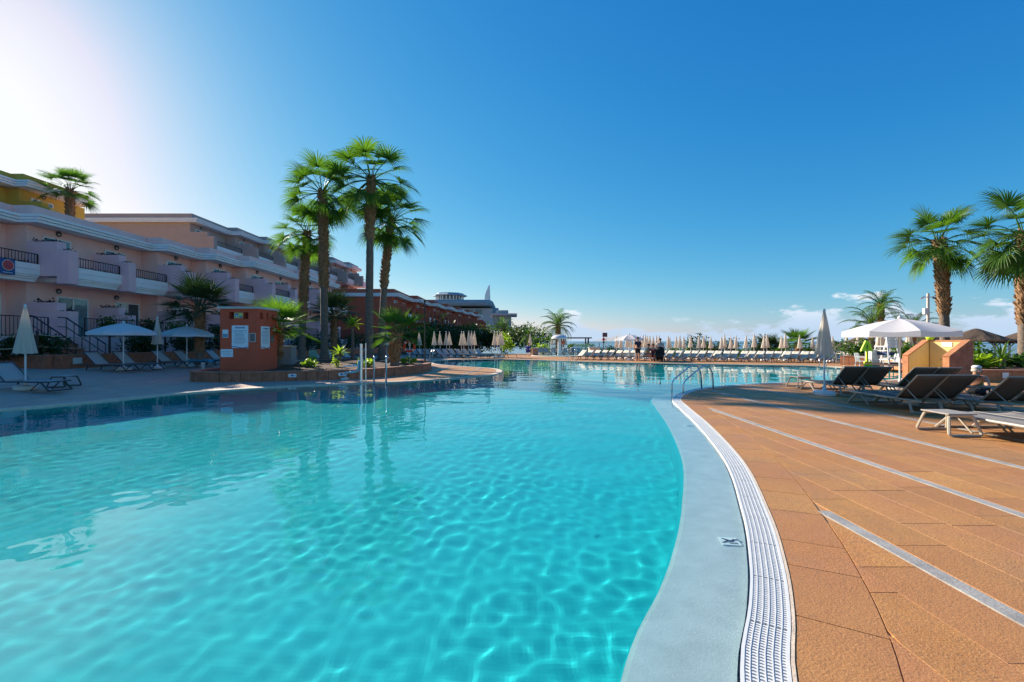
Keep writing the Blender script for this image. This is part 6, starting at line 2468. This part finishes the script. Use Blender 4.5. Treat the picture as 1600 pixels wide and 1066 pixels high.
# pushchair
ps = empty('pushchair', (*AT(1031, 560, 33.0).xy, 0), R(-30), 'black pushchair with a raised hood among the far loungers', 'pushchair')
bl = mat('black_fabric', (.012, .012, .014), .9, .15, 20)
b = MB()
b.lathe([(.30, .45), (.33, .62), (.33, .85), (.26, 1.02), (.10, 1.10), (.01, 1.11)], (0, .05, 0), 14)
b.build('hood', bl, ps, smooth=True)
MB().box((0, -.15, .45), (.46, .75, .30), bev=.05).build('seat', bl, ps)
MB().box((0, .0, .22), (.44, .55, .16), bev=.03).build('basket', bl, ps)
for s_ in (-1, 1):
    MB().tube([(s_ * .24, -.42, .12), (s_ * .25, .15, .65), (s_ * .22, .50, 1.02)], .016, 6).build('frame_tube', M['dark_metal'], ps)
    for y in (-.42, .30):
        MB().lathe([(.03, -.02), (.12, -.02), (.13, 0), (.12, .02), (.03, .02)], (0, 0, 0), 14).build('wheel', bl, ps).matrix_local = Matrix.Translation((s_ * .27, y, .13)) @ Matrix.Rotation(PI / 2, 4, 'Y')
MB().tube([(-.22, .50, 1.02), (.22, .50, 1.02)], .02, 6).build('handle', M['dark_metal'], ps)

# sunbather lying face down, propped on the elbows, on the flat lounger
sb = empty('person', (12.22, 12.05, .275), R(-40), 'tanned sunbather lying face down on a lounger, propped on the elbows', 'person')
# local: head towards -Y, feet towards +Y
J = [(0, .30, .13, .15), (0, .05, .19, .145), (0, -.18, .25, .165), (0, -.27, .27, .07), (.01, -.32, .33, .058), (.03, -.36, .40, .088), (.035, -.37, .49, .076),
     (-.20, -.20, .28, .072), (-.23, -.34, .05, .05), (-.08, -.54, .05, .036), (.20, -.20, .28, .072), (.23, -.34, .05, .05), (.10, -.56, .06, .034),
     (-.10, .42, .10, .095), (-.12, .84, .075, .066), (-.13, 1.24, .06, .044), (-.13, 1.40, .04, .035), (.10, .42, .10, .095), (.12, .84, .075, .066), (.13, 1.24, .06, .044), (.13, 1.40, .04, .035)]
E = [(0, 1), (1, 2), (2, 3), (3, 4), (4, 5), (5, 6), (2, 7), (7, 8), (8, 9), (2, 10), (10, 11), (11, 12), (0, 13), (13, 14), (14, 15), (15, 16), (0, 17), (17, 18), (18, 19), (19, 20)]
skin_body('body', J, E, M['skin'], sb)
skin_body('swim_shorts', [(0, .34, .12, .158), (-.10, .44, .105, .112), (-.12, .62, .09, .10), (.10, .44, .105, .112), (.12, .62, .09, .10)], [(0, 1), (1, 2), (0, 3), (3, 4)], mat('yellow_green_swimwear', (.5, .55, .12), .8, .1, 20), sb)
head_parts(sb, (.035, -.37, .45), .095, (.98, .1, -.12), M['hair'])
b = MB()
b.lathe([(.098, .0), (.098, .028), (.08, .055), (.04, .07), (.01, .072)], (.02, -.372, .53), 16)
b.build('white_cap', M['white_plastic'], sb, smooth=True)
hand(sb, (-.08, -.56, .05), (.8, -.5, 0), (0, 0, -1), M['skin'])
hand(sb, (.10, -.56, .06), (-.3, -.8, .3), (0, 0, -1), M['skin'])
tw = empty('towel', (12.45, 12.4, .285), R(-40), 'pale towel under the sunbather', 'towel')
b = MB()
vs, fs = [], []
for i in range(9):
    for j in range(7):
        u, v = -.9 + 1.8 * i / 8, -.36 + .72 * j / 6
        vs.append((v, u, .008 + .006 * math.sin(u * 11 + v * 7)))
for i in range(8):
    for j in range(6):
        fs.append((i * 7 + j, i * 7 + j + 1, (i + 1) * 7 + j + 1, (i + 1) * 7 + j))
b.add(vs, fs)
b.build('cloth', mat('pale_towel', (.60, .56, .50), .95, .1, 20, bump=.4, bscale=200), tw, smooth=True)
bg_ = empty('dark_bag', (10.62, 10.35, .285), R(8), 'dark holdall lying on the foot of a lounger in front of the sunbather', 'bag')
MB().box((0, 0, .07), (.42, .24, .13), bev=.05).build('body', bl, bg_)
MB().tube(arc_pts([(-.14, -.10, .11), (-.12, -.13, .16), (.12, -.13, .16), (.14, -.10, .11)], .04), .012, 6).build('handle', bl, bg_)
MB().lathe([(.0, 0), (.035, 0), (.035, .006), (0, .006)], (0, 0, 0), 12).build('badge', M['steel'], bg_).matrix_local = Matrix.Translation((.05, -.123, .07)) @ Matrix.Rotation(PI / 2, 4, 'X')
